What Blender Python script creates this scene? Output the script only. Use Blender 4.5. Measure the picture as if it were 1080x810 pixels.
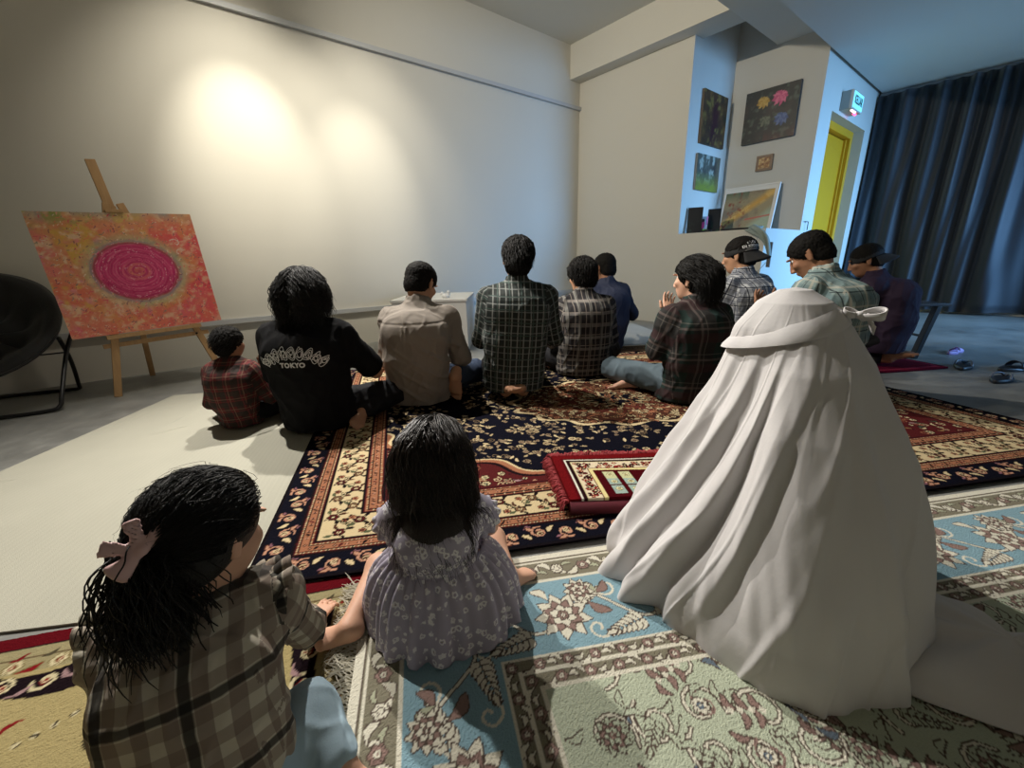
import bpy, bmesh, math, random
import numpy as np
from mathutils import Matrix, Vector
from mathutils.bvhtree import BVHTree
for _o in list(bpy.data.objects): bpy.data.objects.remove(_o)
SC = bpy.context.scene; COL = SC.collection
PI = math.pi
# ---------------------------------------------------------------- camera (0.84 m above the floor, wide lens, pitched down)
th, ro = math.radians(16.7), math.radians(1.5)
_R = Vector((1,0,0)); _F = Vector((0,math.cos(th),-math.sin(th))); _U = Vector((0,math.sin(th),math.cos(th)))
_X = _R*math.cos(ro)-_U*math.sin(ro); _Y = _R*math.sin(ro)+_U*math.cos(ro)
cd = bpy.data.cameras.new('camera'); cam = bpy.data.objects.new('camera', cd); COL.objects.link(cam)
cd.sensor_width = 36; cd.lens = 36*430/1080; cd.clip_start = .02
cam.matrix_world = Matrix(((_X.x,_Y.x,-_F.x,0),(_X.y,_Y.y,-_F.y,0),(_X.z,_Y.z,-_F.z,.84),(0,0,0,1)))
SC.camera = cam
SC.view_settings.view_transform = 'Standard'; SC.view_settings.look = 'None'
SC.view_settings.gamma = 1; SC.view_settings.use_curve_mapping = False
SC.view_settings.exposure = 0.35
# ---------------------------------------------------------------- room frame: t runs along the long wall, s out from it
C0 = np.array([1.06,6.65,0.])
def _dir(az): a = math.radians(az); return np.array([math.sin(a), math.cos(a), 0.])
W1, W2 = _dir(52), _dir(138.7)
def RW(t, s, z=0): return C0 + t*W1 + s*W2 + np.array([0,0,z])
# ---------------------------------------------------------------- light
w = bpy.data.worlds.new('world'); SC.world = w; w.use_nodes = True
w.node_tree.nodes['Background'].inputs[0].default_value = (.25,.45,.9,1)
w.node_tree.nodes['Background'].inputs[1].default_value = .15
def spot(name, loc, aim, power, size, blend, col, rad=.03):
    d = bpy.data.lights.new(name,'SPOT'); d.energy = power; d.spot_size = math.radians(size); d.spot_blend = blend
    d.color = col; d.shadow_soft_size = rad
    o = bpy.data.objects.new(name, d); COL.objects.link(o); o.location = loc
    o.rotation_euler = (Vector(aim)-Vector(loc)).to_track_quat('-Z','Y').to_euler(); return o
def area(name, loc, aim, power, sx, sy, col):
    d = bpy.data.lights.new(name,'AREA'); d.energy = power; d.shape = 'RECTANGLE'; d.size = sx; d.size_y = sy; d.color = col
    o = bpy.data.objects.new(name, d); COL.objects.link(o); o.location = loc
    o.rotation_euler = (Vector(aim)-Vector(loc)).to_track_quat('-Z','Y').to_euler(); return o
WARM = (1,.93,.78)
for _p,_a,_e in (((-1.45,3.10,3.35),(-2.27,4.04,1.74),1.),((-0.70,3.70,3.35),(-1.50,4.66,1.50),.62)):
    spot('wall_spot', _p, _a, 185*_e, 40, 1., WARM); spot('wall_wash', _p, _a, 110*_e, 78, 1., WARM)
spot('canvas_fill', (-1.25,2.15,3.35), (-2.62,2.98,.85), 260, 36, 1., WARM)  # added fill lamp, unseen, to brighten the canvas on the easel
spot('room_spot', (-1.9,2.2,3.35), (2.0,5.5,1.6), 330, 100, 1., WARM)
spot('floor_spot', (-2.05,2.80,3.35), (-.55,1.15,0), 400, 95, .8, (1,.95,.87))
spot('floor_spot', (-1.25,3.55,3.35), (.35,1.5,0), 430, 85, .8, (1,.95,.88))
# daylight of the shopfront window in the far right of the back wall
p = RW(1.6,7.75,1.5); q = RW(1.6,2.6,.6)
wd_ = area('window_daylight', p, q, 98, 2.7, 2.0, (.23,.53,1.0)); wd_.data.spread = math.radians(70)
# ---------------------------------------------------------------- helpers
def lin(c):
    c = np.asarray(c, float); return np.where(c <= .04045, c/12.92, ((c+.055)/1.055)**2.4)
def hexc(h): return tuple(lin([int(h[i:i+2],16)/255 for i in (0,2,4)]))
def tag(o, label=None, cat=None, group=None, kind=None):
    if label: o['label'] = label
    if cat: o['category'] = cat
    if group: o['group'] = group
    if kind: o['kind'] = kind
    return o
def empty(name, loc, rz=0, label=None, cat=None, group=None):
    o = bpy.data.objects.new(name, None); COL.objects.link(o); o.location = tuple(loc); o.rotation_euler = (0,0,rz)
    o.empty_display_size = .1
    return tag(o, label, cat, group)
def mk(name, V, Fc, mat=None, parent=None, smooth=False, loc=None, rz=0):
    me = bpy.data.meshes.new(name)
    me.from_pydata([tuple(map(float,v)) for v in V] if not isinstance(V, np.ndarray) else V.tolist(), [], Fc.tolist() if isinstance(Fc, np.ndarray) else Fc)
    me.update()
    if smooth: me.polygons.foreach_set('use_smooth', [True]*len(me.polygons))
    o = bpy.data.objects.new(name, me); COL.objects.link(o)
    if mat: me.materials.append(mat)
    if parent: o.parent = parent
    if loc is not None: o.location = tuple(loc); o.rotation_euler = (0,0,rz)
    return o
class MB:
    "collects shapes into one mesh"
    def __init__(s): s.V = []; s.F = []; s.m = []; s.cur = 0
    def add(s, V, F):
        n = len(s.V); s.V += [tuple(map(float,v)) for v in V]; s.F += [tuple(i+n for i in f) for f in F]; s.m += [s.cur]*len(F)
    def hexa(s, P): # 8 corners: bottom 4 (ccw), top 4
        s.add(P, [(3,2,1,0),(4,5,6,7),(0,1,5,4),(1,2,6,5),(2,3,7,6),(3,0,4,7)])
    def box(s, c, d, M=None):
        c = np.array(c,float); h = np.array(d,float)/2
        P = [(-1,-1,-1),(1,-1,-1),(1,1,-1),(-1,1,-1),(-1,-1,1),(1,-1,1),(1,1,1),(-1,1,1)]
        P = [np.array(p)*h for p in P]
        if M is not None: P = [M@p for p in P]
        s.hexa([p+c for p in P])
    def beam(s, a, b, wx, wy, up=(0,0,1)): # rectangular bar
        a = np.array(a,float); b = np.array(b,float); z = b-a; L = np.linalg.norm(z); z /= L
        x = np.cross(up, z); x /= np.linalg.norm(x); y = np.cross(z, x)
        s.box((a+b)/2, (wx,wy,L), np.array([x,y,z]).T)
    def tube(s, pts, r, n=10, closed=False, cap=True):
        pts = [np.array(p,float) for p in pts]; N = len(pts); rr = r if hasattr(r,'__len__') else [r]*N
        base = len(s.V); up = np.array([.13,.21,.97]); prev = None
        for i,p in enumerate(pts):
            if closed: t = pts[(i+1)%N]-pts[i-1]
            else: t = pts[min(i+1,N-1)]-pts[max(i-1,0)]
            t /= np.linalg.norm(t)+1e-12
            if prev is None:
                x = np.cross(up,t); 
                if np.linalg.norm(x)<.1: x = np.cross((1,0,0),t)
            else: x = prev-t*np.dot(prev,t)
            x /= np.linalg.norm(x); prev = x; y = np.cross(t,x)
            for k in range(n):
                a = 2*PI*k/n; s.V.append(tuple(p+rr[i]*(math.cos(a)*x+math.sin(a)*y)))
        for i in range(N if closed else N-1):
            j = (i+1)%N
            for k in range(n):
                l = (k+1)%n; s.F.append((base+i*n+k, base+i*n+l, base+j*n+l, base+j*n+k)); s.m.append(s.cur)
        if cap and not closed:
            s.F.append(tuple(base+k for k in range(n))[::-1]); s.F.append(tuple(base+(N-1)*n+k for k in range(n))); s.m += [s.cur]*2
    def build(s, name, mat, parent=None, smooth=False, bevel=0, loc=None, rz=0):
        o = mk(name, s.V, s.F, None, parent, smooth, loc, rz)
        for m in (mat if isinstance(mat,(list,tuple)) else [mat]): o.data.materials.append(m)
        if any(s.m): o.data.polygons.foreach_set('material_index', s.m)
        if bevel:
            b = o.modifiers.new('bevel','BEVEL'); b.width = bevel; b.segments = 2; b.limit_method = 'ANGLE'
        return o
def spline(P, n, closed=False):
    P = np.array(P,float); N = len(P); out = []
    segs = N if closed else N-1
    for i in range(segs):
        g = lambda k: P[k%N] if closed else P[min(max(k,0),N-1)]
        p0,p1,p2,p3 = g(i-1),g(i),g(i+1),g(i+2)
        for k in range(n):
            t = k/n; out.append(.5*((2*p1)+(-p0+p2)*t+(2*p0-5*p1+4*p2-p3)*t*t+(-p0+3*p1-3*p2+p3)*t**3))
    if not closed: out.append(P[-1])
    return out
# ---------------------------------------------------------------- materials
class NT:
    def __init__(s, name):
        s.m = bpy.data.materials.new(name); s.m.use_nodes = True; s.t = s.m.node_tree; s.N = s.t.nodes; s.L = s.t.links
        s.b = s.N['Principled BSDF']
    def n(s, ty, ins=None, **kw):
        x = s.N.new(ty)
        for k,v in kw.items(): setattr(x,k,v)
        for k,v in (ins or {}).items():
            if isinstance(v, bpy.types.NodeSocket): s.L.new(v, x.inputs[k])
            else: x.inputs[k].default_value = v
        return x
    def math(s, op, a, b=None, c=None, clamp=False):
        x = s.N.new('ShaderNodeMath'); x.operation = op; x.use_clamp = clamp
        for i,v in enumerate((a,b,c)):
            if v is None: continue
            if isinstance(v, bpy.types.NodeSocket): s.L.new(v, x.inputs[i])
            else: x.inputs[i].default_value = v
        return x.outputs[0]
    def mix(s, f, a, b):
        x = s.N.new('ShaderNodeMix'); x.data_type = 'RGBA'
        for i,v in ((0,f),(6,a),(7,b)):
            if isinstance(v, bpy.types.NodeSocket): s.L.new(v, x.inputs[i])
            else: x.inputs[i].default_value = v if i==0 else (*v[:3],1)
        return x.outputs[2]
    def set(s, **kw):
        for k,v in kw.items():
            i = s.b.inputs[k.replace('_',' ')]
            if isinstance(v, bpy.types.NodeSocket): s.L.new(v, i)
            else: i.default_value = (*v[:3],1) if hasattr(v,'__len__') and len(v)<4 else v
    def bump(s, h, strength=.3, dist=.005):
        x = s.n('ShaderNodeBump', {'Height':h}); x.inputs['Strength'].default_value = strength; x.inputs['Distance'].default_value = dist
        s.L.new(x.outputs[0], s.b.inputs['Normal'])
def noise(nt, scale, detail=4, rough=.6, vec=None, coord='Object'):
    if vec is None: vec = nt.n('ShaderNodeTexCoord').outputs[coord]
    return nt.n('ShaderNodeTexNoise', {'Vector':vec,'Scale':scale,'Detail':detail,'Roughness':rough}).outputs[0]
def plain(name, c, rough=.6, metal=0, nscale=0, namt=.15, bump=0, bscale=200, bdist=.001, spec=.5, sheen=0):
    nt = NT(name)
    if nscale:
        f = noise(nt, nscale); c1 = [x*(1-namt) for x in c]; c2 = [min(1,x*(1+namt)) for x in c]
        nt.set(Base_Color=nt.mix(f, c1, c2))
    else: nt.set(Base_Color=c)
    nt.set(Roughness=rough, Metallic=metal)
    nt.b.inputs['Specular IOR Level'].default_value = spec
    if sheen: nt.b.inputs['Sheen Weight'].default_value = sheen
    if bump: nt.bump(noise(nt, bscale, 3), bump, bdist)
    return nt.m
def plaid(name, base, stripes, rough=.85, weave=True, crease=.0):
    "woven checks in cloth coordinates (metres); stripes: (axis, period, centre, width, colour, strength)"
    nt = NT(name); uv = nt.n('ShaderNodeUVMap'); uv.uv_map = 'cloth'
    wob = nt.n('ShaderNodeTexNoise', {'Vector':uv.outputs[0],'Scale':6.,'Detail':1.})
    v2 = nt.n('ShaderNodeVectorMath', {0:wob.outputs[1],1:(.5,.5,.5)}, operation='SUBTRACT')
    v3 = nt.n('ShaderNodeVectorMath', {0:v2.outputs[0]}, operation='SCALE'); v3.inputs[3].default_value = .012
    v4 = nt.n('ShaderNodeVectorMath', {0:uv.outputs[0],1:v3.outputs[0]}, operation='ADD')
    sp = nt.n('ShaderNodeSeparateXYZ', {0:v4.outputs[0]}); col = tuple(base)
    for ax, per, cen, wid, c, st in stripes:
        f = nt.math('FRACT', nt.math('ADD', nt.math('MULTIPLY', sp.outputs[ax], 1/per), .5-cen/per+20))
        d = nt.math('ABSOLUTE', nt.math('SUBTRACT', f, .5))
        k = nt.math('MULTIPLY', nt.math('SUBTRACT', wid/per/2+.012, d), 1/.024, clamp=True)
        col = nt.mix(nt.math('MULTIPLY', k, st), col, c)
    nt.set(Base_Color=col, Roughness=rough); nt.b.inputs['Specular IOR Level'].default_value = .2
    h = noise(nt, 22, 4, .6, uv.outputs[0]); nt.bump(h, .35, .006)
    return nt.m
def vcol(name, rough=.9, bscale=350, bump=.4, bdist=.002, spec=.15, sheen=0):
    nt = NT(name); a = nt.n('ShaderNodeAttribute'); a.attribute_name = 'col'
    f = noise(nt, bscale, 2); 
    nt.set(Base_Color=nt.n('ShaderNodeMix', {0:.35,6:a.outputs[0],7:nt.n('ShaderNodeMix',{0:f,6:(.35,.35,.35,1),7:(1,1,1,1)},data_type='RGBA').outputs[2]}, data_type='RGBA', blend_type='MULTIPLY').outputs[2], Roughness=rough)
    nt.b.inputs['Specular IOR Level'].default_value = spec
    if sheen: nt.b.inputs['Sheen Weight'].default_value = sheen
    if bump: nt.bump(f, bump, bdist)
    return nt.m
M = {}
def wallmat(name, c, mott=.05):
    nt = NT(name); a = noise(nt, .7, 5); b = noise(nt, 14, 3)
    x = nt.mix(a, [v*(1-mott) for v in c], c); nt.set(Base_Color=x, Roughness=.75); nt.b.inputs['Specular IOR Level'].default_value=.25
    nt.bump(b, .12, .003); return nt.m
M['wall'] = wallmat('painted_plaster', (.62,.595,.53))
M['ceil'] = wallmat('ceiling_paint', (.66,.65,.60))
nt = NT('polished_concrete'); a = noise(nt, 1.3, 8, .65); b = noise(nt, 9, 6, .7); e = noise(nt, 60, 3)
c_ = nt.mix(nt.math('MULTIPLY', nt.math('SUBTRACT', a, .35), 2.6, clamp=True), (.13,.13,.12), (.30,.30,.28))
c_ = nt.mix(nt.math('MULTIPLY', nt.math('SUBTRACT', b, .45), 1.6, clamp=True), c_, (.36,.36,.34))
nt.set(Base_Color=c_, Roughness=nt.math('ADD', nt.math('MULTIPLY', b, .35), .22)); nt.bump(e, .1, .002); M['floor'] = nt.m
M['trunk'] = plain('grey_white_trunking', (.45,.46,.47), .5)
M['white'] = plain('white_board', (.74,.74,.72), .5, nscale=3, namt=.04)
M['black'] = plain('black_tube', (.010,.010,.011), .35, spec=.5)
M['blackcloth'] = plain('black_padded_cloth', (.012,.012,.013), .7, nscale=30, bump=.4, bscale=60, bdist=.004, sheen=.1)
M['pine'] = None
nt = NT('pine_wood'); tc = nt.n('ShaderNodeTexCoord'); mp = nt.n('ShaderNodeMapping', {0:tc.outputs['Object']}); mp.inputs['Scale'].default_value=(30,30,3)
f = noise(nt, 2, 5, .6, mp.outputs[0]); nt.set(Base_Color=nt.mix(f, (.36,.20,.085), (.60,.38,.18)), Roughness=.55); M['pine'] = nt.m
M['curtain'] = plain('navy_curtain_cloth', (.010,.014,.021), .6, nscale=4, namt=.3, bump=.3, bscale=300, spec=.4, sheen=.35)
M['yellow'] = plain('olive_yellow_paint', (.66,.32,.008), .45, nscale=3, namt=.06)
M['darkmetal'] = plain('dark_metal', (.02,.02,.022), .35, metal=.6)
M['eyew'] = plain('eye_white', (.75,.72,.68), .2)
M['iris'] = plain('dark_iris', (.02,.012,.008), .1)
M['gold'] = plain('dark_gilt', (.16,.08,.03), .4)
M['vcol'] = vcol('rug_pile', .95, 420, .6, .003, .05)
M['paint'] = vcol('paint_on_canvas', .45, 70, .5, .002, .4)
# ================================================================ the room
def rbox(name, t0,t1,s0,s1,z0,z1, mat, kind='structure', label=None, parent=None):
    m = MB(); m.hexa([RW(t0,s0,z0),RW(t0,s1,z0),RW(t1,s1,z0),RW(t1,s0,z0),RW(t0,s0,z1),RW(t0,s1,z1),RW(t1,s1,z1),RW(t1,s0,z1)])
    o = m.build(name, mat, parent)
    if kind: o['kind'] = kind
    return o
TL, SB, TR = -8.2, 7.6, 3.2
rbox('floor', TL-.2,TR+1.6,-.3,SB+2.2,-.12,0, M['floor'])
rbox('wall_left', TL-.15,1.6,-.15,0,0,3.75, M['wall'])
def rmulti(name, boxes, mat):
    m = MB()
    for t0,t1,s0,s1,z0,z1 in boxes:
        m.hexa([RW(t0,s0,z0),RW(t0,s1,z0),RW(t1,s1,z0),RW(t1,s0,z0),RW(t0,s0,z1),RW(t0,s1,z1),RW(t1,s1,z1),RW(t1,s0,z1)])
    o = m.build(name, mat); o['kind'] = 'structure'; return o
SN, S3 = 1.63, 2.62
rmulti('wall_right', [(0,1.6,0,SN,0,3.6),(0,1.0,SN,S3,0,1.12)], M['wall'])
DT0, DT1, DZ = 1.385, 2.80, 2.46
rmulti('wall_niche', [(1.0,DT0,SN,S3,0,3.6),(DT0,DT1,SN,S3,DZ,3.6),(DT1,TR,SN,S3,0,3.6),(DT0,DT1,SN,S3-.62,0,DZ)], M['wall'])
rmulti('wall_curtain_side', [(TR,TR+.15,SN,SB+.15,0,3.75)], M['wall'])
rmulti('wall_back', [(TL-.15,.1,SB,SB+.15,0,3.75),(3.0,TR,SB,SB+.15,0,3.75),(.1,3.0,SB,SB+.15,0,.12),(.1,3.0,SB,SB+.15,2.55,3.75)], M['wall'])
rmulti('wall_far_left', [(TL-.15,TL,0,SB,0,3.75)], M['wall'])
rmulti('ceiling', [(TL-.15,TR+.15,-.15,2.08,3.6,3.75),(TL,TR,2.66,SB,2.96,3.1),(TL,TR,2.66,2.74,3.1,3.75),(TL,TR,2.08,2.70,3.6,3.75)], M['ceil'])
rmulti('trim_1', [(-.2,.16,0,2.08,3.2,3.6)], M['wall'])            # beam over the niche wall
rmulti('trim_2', [(TL,TR,2.08,2.66,3.2,3.7)], M['ceil'])           # long beam across the room
o = rmulti('trim_3', [(TL,0,0,.035,2.86,2.90)], M['trunk'])        # cable trunking high on the wall
o = rmulti('trim_4', [(TL,-.05,0,.03,.355,.40)], M['trunk'])       # trunking low on the wall
# window behind the camera at the right: frame and glass
wr = MB()
for t in (.13,1.06,2.03,2.97): wr.beam(RW(t,SB+.07,.12), RW(t,SB+.07,2.55), .06,.08)
for z in (.15,2.52): wr.beam(RW(.1,SB+.07,z), RW(3.0,SB+.07,z), .06,.08)
wo = wr.build('window_1', M['darkmetal']); wo['kind'] = 'structure'
# door in its reveal
dy = S3-.15
d = MB()
f0 = .09
def dbox(m,t0,t1,s0,s1,z0,z1): m.hexa([RW(t0,s0,z0),RW(t0,s1,z0),RW(t1,s1,z0),RW(t1,s0,z0),RW(t0,s0,z1),RW(t0,s1,z1),RW(t1,s1,z1),RW(t1,s0,z1)])
dbox(d,DT0,DT0+f0,dy-.1,dy+.03,0,DZ); dbox(d,DT1-f0,DT1,dy-.1,dy+.03,0,DZ); dbox(d,DT0+f0,DT1-f0,dy-.1,dy+.03,DZ-f0,DZ)
dbox(d,DT0+f0,DT0+f0+.03,dy-.1,dy-.01,0,DZ-f0); dbox(d,DT1-f0-.03,DT1-f0,dy-.1,dy-.01,0,DZ-f0)
door = d.build('door_1', M['yellow'], bevel=.004); door['kind'] = 'structure'
d = MB(); dbox(d,DT0+f0+.01,DT1-f0-.01,dy-.09,dy-.04,.01,DZ-f0-.01)
dbox(d,DT0+f0+.12,DT1-f0-.12,dy-.05,dy-.03,.25,1.0); dbox(d,DT0+f0+.12,DT1-f0-.12,dy-.05,dy-.03,1.15,DZ-f0-.15)
lf = d.build('door_leaf', M['yellow'], door, bevel=.005)
h = MB(); hp = RW(DT0+f0+.07,dy-.03,1.05); h.box(hp, (.05,.03,.2), np.array([W1,W2,[0,0,1]]).T)
h.tube([hp, hp+.06*W2, hp+.06*W2+.12*W1], .011); h.build('door_handle', M['darkmetal'], door, smooth=False)
# ---------------------------------------------------------------- curtain and its rail
rail = MB(); rail.beam(RW(TR-.05,S3+.02,2.93), RW(TR-.05,SB-.05,2.93), .05,.05)
rail.build('curtain_rail', plain('pale_rail',(.35,.36,.38),.5)); tag(bpy.data.objects['curtain_rail'],'pale straight rail under the ceiling carrying the navy curtain','curtain rail')
rng = np.random.RandomState(3)
ns, nz = 900, 26; V = []
sv = np.linspace(S3+.03, SB-.1, ns); ph = np.cumsum(1+.45*np.sin(sv*2.3)+.3*np.sin(sv*5.1+1))*(sv[1]-sv[0])
for j in range(nz):
    z = .035+(2.88)*j/(nz-1); k = (2.9-z)/2.9
    off = (.030*(1-k*.5))*np.sin(ph*2*PI/.19+.8*np.sin(z*1.7+sv*2)) + (.02+.05*k)*np.sin(ph*2*PI/.43+z*.5+2.2*np.sin(sv*1.7)) + .035*k*np.sin(sv*4.1+z*1.1)+ .010*np.sin(sv*31+z*3)*k
    P = RW(0,0)+np.outer(TR-.13+off, W1)+np.outer(sv, W2); P[:,2] = z+ (.012*np.sin(sv*9) if j==0 else 0); V.append(P)
V = np.concatenate(V); I = np.arange((nz-1)*ns).reshape(nz-1,ns)[:,:-1].ravel()
Fq = np.stack([I,I+1,I+1+ns,I+ns],1)
cu = mk('curtain', V, Fq, M['curtain'], smooth=True); sm = cu.modifiers.new('thick','SOLIDIFY'); sm.thickness = .004
tag(cu,'full-height pleated navy curtain along the right-hand wall','curtain')
# ---------------------------------------------------------------- exit sign over the door
sg = RW(1.68+.02,S3,2.56); sg = C0+W2*S3+W1*(1.62)+np.array([0,0,2.60])
es = empty('exit_sign', sg, 0, 'lit box sign reading KELUAR above the yellow door','sign')
B = np.array([W1,W2,[0,0,1]]).T
def L3(t,s,z): return W1*t+W2*s+np.array([0,0,z])
m = MB(); m.box(L3(.2,.06,.0), (.40,.12,.20), B); m.build('housing', plain('sign_housing',(.42,.42,.38),.5), es, bevel=.006)
nt = NT('lit_sign_face'); nt.set(Base_Color=(.15,.5,.6), Emission_Color=(.22,.80,1.0), Emission_Strength=.75); 
m = MB(); m.box(L3(.2,.123,.0), (.37,.006,.165), B); m.build('sign_face', nt.m, es)
def text_mesh(txt, size, depth=0, spacing=1, bold=0):
    cu_ = bpy.data.curves.new('t','FONT'); cu_.body = txt; cu_.size = size; cu_.align_x='CENTER'; cu_.align_y='CENTER'; cu_.extrude = depth
    cu_.space_character = spacing; cu_.offset = bold
    ob = bpy.data.objects.new('t',cu_); COL.objects.link(ob)
    dg = bpy.context.evaluated_depsgraph_get(); me = bpy.data.meshes.new_from_object(ob.evaluated_get(dg))
    V = np.array([v.co[:] for v in me.vertices]).reshape(-1,3); Fc = [tuple(p.vertices) for p in me.polygons]
    bpy.data.objects.remove(ob); bpy.data.curves.remove(cu_); bpy.data.meshes.remove(me); return V, Fc
V, Fc = text_mesh('KELUAR', .125, .001, 1.0, .002)
xr = V[:,0].max()-V[:,0].min(); V[:,0] *= .31/xr
P = np.outer(V[:,0]+.2,W1)+np.outer(V[:,2]+.128,W2); P[:,2] = V[:,1]
mk('lettering', P, Fc, plain('sign_letters',(.004,.03,.05),.5), es)
nt = NT('red_lamp'); nt.set(Base_Color=(1,.1,.15), Emission_Color=(1,.08,.22), Emission_Strength=3.)
m = MB(); m.box(L3(.30,.08,-.108), (.08,.02,.016), B); m.build('indicator_lamp', nt.m, es)
nt = NT('white_lamp'); nt.set(Base_Color=(1,.8,.85), Emission_Color=(1,.75,.8), Emission_Strength=1.5)
m = MB(); m.box(L3(.16,.10,-.106), (.16,.02,.012), B); m.build('tube_lamp', nt.m, es)
# ================================================================ painters' grids: colour fields drawn in metres
class Art:
    def __init__(s, W, H, res, base):
        s.W, s.H = W, H; s.nx = int(round(W/res))+1; s.ny = int(round(H/res))+1
        s.x = np.linspace(0,W,s.nx); s.y = np.linspace(0,H,s.ny); s.X, s.Y = np.meshgrid(s.x, s.y)
        s.C = np.empty((s.ny,s.nx,3)); s.C[:] = lin(base); s.res = res
    def win(s, cx, cy, r):
        a = max(0,int((cx-r)/s.res)); b = min(s.nx,int((cx+r)/s.res)+2); c = max(0,int((cy-r)/s.res)); d = min(s.ny,int((cy+r)/s.res)+2)
        if b<=a or d<=c: return None
        return (slice(c,d),slice(a,b))
    def put(s, sl, mask, col): 
        if mask.any(): s.C[sl][mask] = lin(col)
    def rose(s, cx, cy, r, n, rot, cols, clip=None, sq=1.):
        sl = s.win(cx,cy,r*1.3)
        if sl is None: return
        x = s.X[sl]-cx; y = (s.Y[sl]-cy)/sq; d = np.hypot(x,y)/r; a = np.arctan2(y,x)+rot
        pet = .80+.20*np.abs(np.cos(a*n/2))*1.0
        ok = np.ones_like(d,bool) if clip is None else clip(s.X[sl],s.Y[sl])
        s.put(sl, (d<pet*1.14)&ok, cols[0]); s.put(sl, (d<pet*.95)&ok, cols[1])
        s.put(sl, (d<pet*.95)&(np.abs(np.sin(a*n/2))<.13/np.maximum(d,.2))&(d>.35)&ok, cols[0])
        s.put(sl, (d<.46)&ok, cols[0]); s.put(sl, (d<.36)&ok, cols[2]); s.put(sl, (d<.15)&ok, cols[1])
    def leaf(s, cx, cy, L, wd, ang, col, out=None, bend=0., clip=None):
        sl = s.win(cx+math.cos(ang)*L/2, cy+math.sin(ang)*L/2, L*.75)
        if sl is None: return
        x = s.X[sl]-cx; y = s.Y[sl]-cy; u = x*math.cos(ang)+y*math.sin(ang); v = -x*math.sin(ang)+y*math.cos(ang)
        t = u/L; v = v-bend*L*np.sin(PI*np.clip(t,0,1)); prof = np.where((t>0)&(t<1), np.sin(PI*np.clip(t,0,1)**.8), 0)*wd/2
        ok = np.ones_like(t,bool) if clip is None else clip(s.X[sl],s.Y[sl])
        if out is not None: s.put(sl, (np.abs(v)<prof+s.res*.9)&(t>-.04)&(t<1.04)&ok, out)
        s.put(sl, (np.abs(v)<prof)&(t>0)&(t<1)&ok, col)
    def line(s, pts, wd, col, clip=None):
        for k in range(len(pts)-1):
            (x0,y0),(x1,y1) = pts[k],pts[k+1]; L = math.hypot(x1-x0,y1-y0); 
            if L < 1e-6: continue
            sl = s.win((x0+x1)/2,(y0+y1)/2,L/2+wd)
            if sl is None: continue
            x = s.X[sl]-x0; y = s.Y[sl]-y0; h = np.clip((x*(x1-x0)+y*(y1-y0))/L**2,0,1)
            ok = np.hypot(x-h*(x1-x0), y-h*(y1-y0)) < wd/2
            if clip is not None: ok &= clip(s.X[sl],s.Y[sl])
            s.put(sl, ok, col)
    def spiral(s, cx, cy, r, rot, sgn, wd, col, clip=None, turns=1.25):
        P = []
        for k in range(15):
            t = k/14; a = rot+sgn*t*turns*2*PI; q = r*(1-t*.78); P.append((cx+q*math.cos(a),cy+q*math.sin(a)))
        s.line(P, wd, col, clip); return P
    def mesh(s, name, corner, ux, vy, thick, mat, parent=None, z=0, relief=0, seed=0, und=0.):
        "ux, vy: 3D unit-per-metre vectors"
        c = np.array(corner,float); ux = np.array(ux,float); vy = np.array(vy,float); nrm = np.cross(ux,vy); nrm /= np.linalg.norm(nrm)
        P = c+s.X.ravel()[:,None]*ux+s.Y.ravel()[:,None]*vy
        if relief or und:
            r_ = np.random.RandomState(seed); hgt = relief*(r_.rand(s.X.size)-.5)
            if und: hgt += und*(.5+.5*np.sin(s.X.ravel()*7+2*np.sin(s.Y.ravel()*3))*np.sin(s.Y.ravel()*5+1+np.sin(s.X.ravel()*2.2)))
            P = P+hgt[:,None]*nrm
        I = np.arange((s.ny-1)*s.nx).reshape(s.ny-1,s.nx)[:,:-1].ravel()
        Fq = np.stack([I,I+1,I+1+s.nx,I+s.nx],1); n0 = len(P)
        # skirt and bottom
        per = np.concatenate([np.arange(s.nx), np.arange(1,s.ny)*s.nx+s.nx-1, (s.ny-1)*s.nx+np.arange(s.nx-2,-1,-1), np.arange(s.ny-2,0,-1)*s.nx])
        Q = P[per]-nrm*thick; k = np.arange(len(per)); k2 = (k+1)%len(per)
        Fs = np.stack([per[k2],per[k],n0+k,n0+k2],1)
        V = np.concatenate([P,Q]); faces = Fq.tolist()+Fs.tolist()+[list(range(n0+len(per)-1,n0-1,-1))]
        me = bpy.data.meshes.new(name); me.from_pydata(V.tolist(), [], faces); me.materials.append(mat)
        at = me.color_attributes.new('col','FLOAT_COLOR','POINT')
        cc = np.ones((len(V),4)); cc[:n0,:3] = s.C.reshape(-1,3); cc[n0:,:3] = s.C.reshape(-1,3)[per]*.8
        at.data.foreach_set('color', cc.ravel()); me.update()
        o = bpy.data.objects.new(name, me); COL.objects.link(o)
        if parent: o.parent = parent
        return o
def vnoise(P, seed=0):
    "3D value noise, P (...,3)"
    r_ = np.random.RandomState(seed); T = r_.rand(32,32,32).astype(np.float32)
    f = np.floor(P); i = f.astype(int); u = (P-f); u = u*u*(3-2*u); i &= 31; j = (i+1)&31
    a = T[i[...,0],i[...,1],i[...,2]]; b = T[j[...,0],i[...,1],i[...,2]]; c = T[i[...,0],j[...,1],i[...,2]]; d = T[j[...,0],j[...,1],i[...,2]]
    e = T[i[...,0],i[...,1],j[...,2]]; g = T[j[...,0],i[...,1],j[...,2]]; h = T[i[...,0],j[...,1],j[...,2]]; k = T[j[...,0],j[...,1],j[...,2]]
    x,y,z = u[...,0],u[...,1],u[...,2]
    l = (a*(1-x)+b*x)*(1-y)+(c*(1-x)+d*x)*y; m_ = (e*(1-x)+g*x)*(1-y)+(h*(1-x)+k*x)*y
    return l*(1-z)+m_*z
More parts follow.
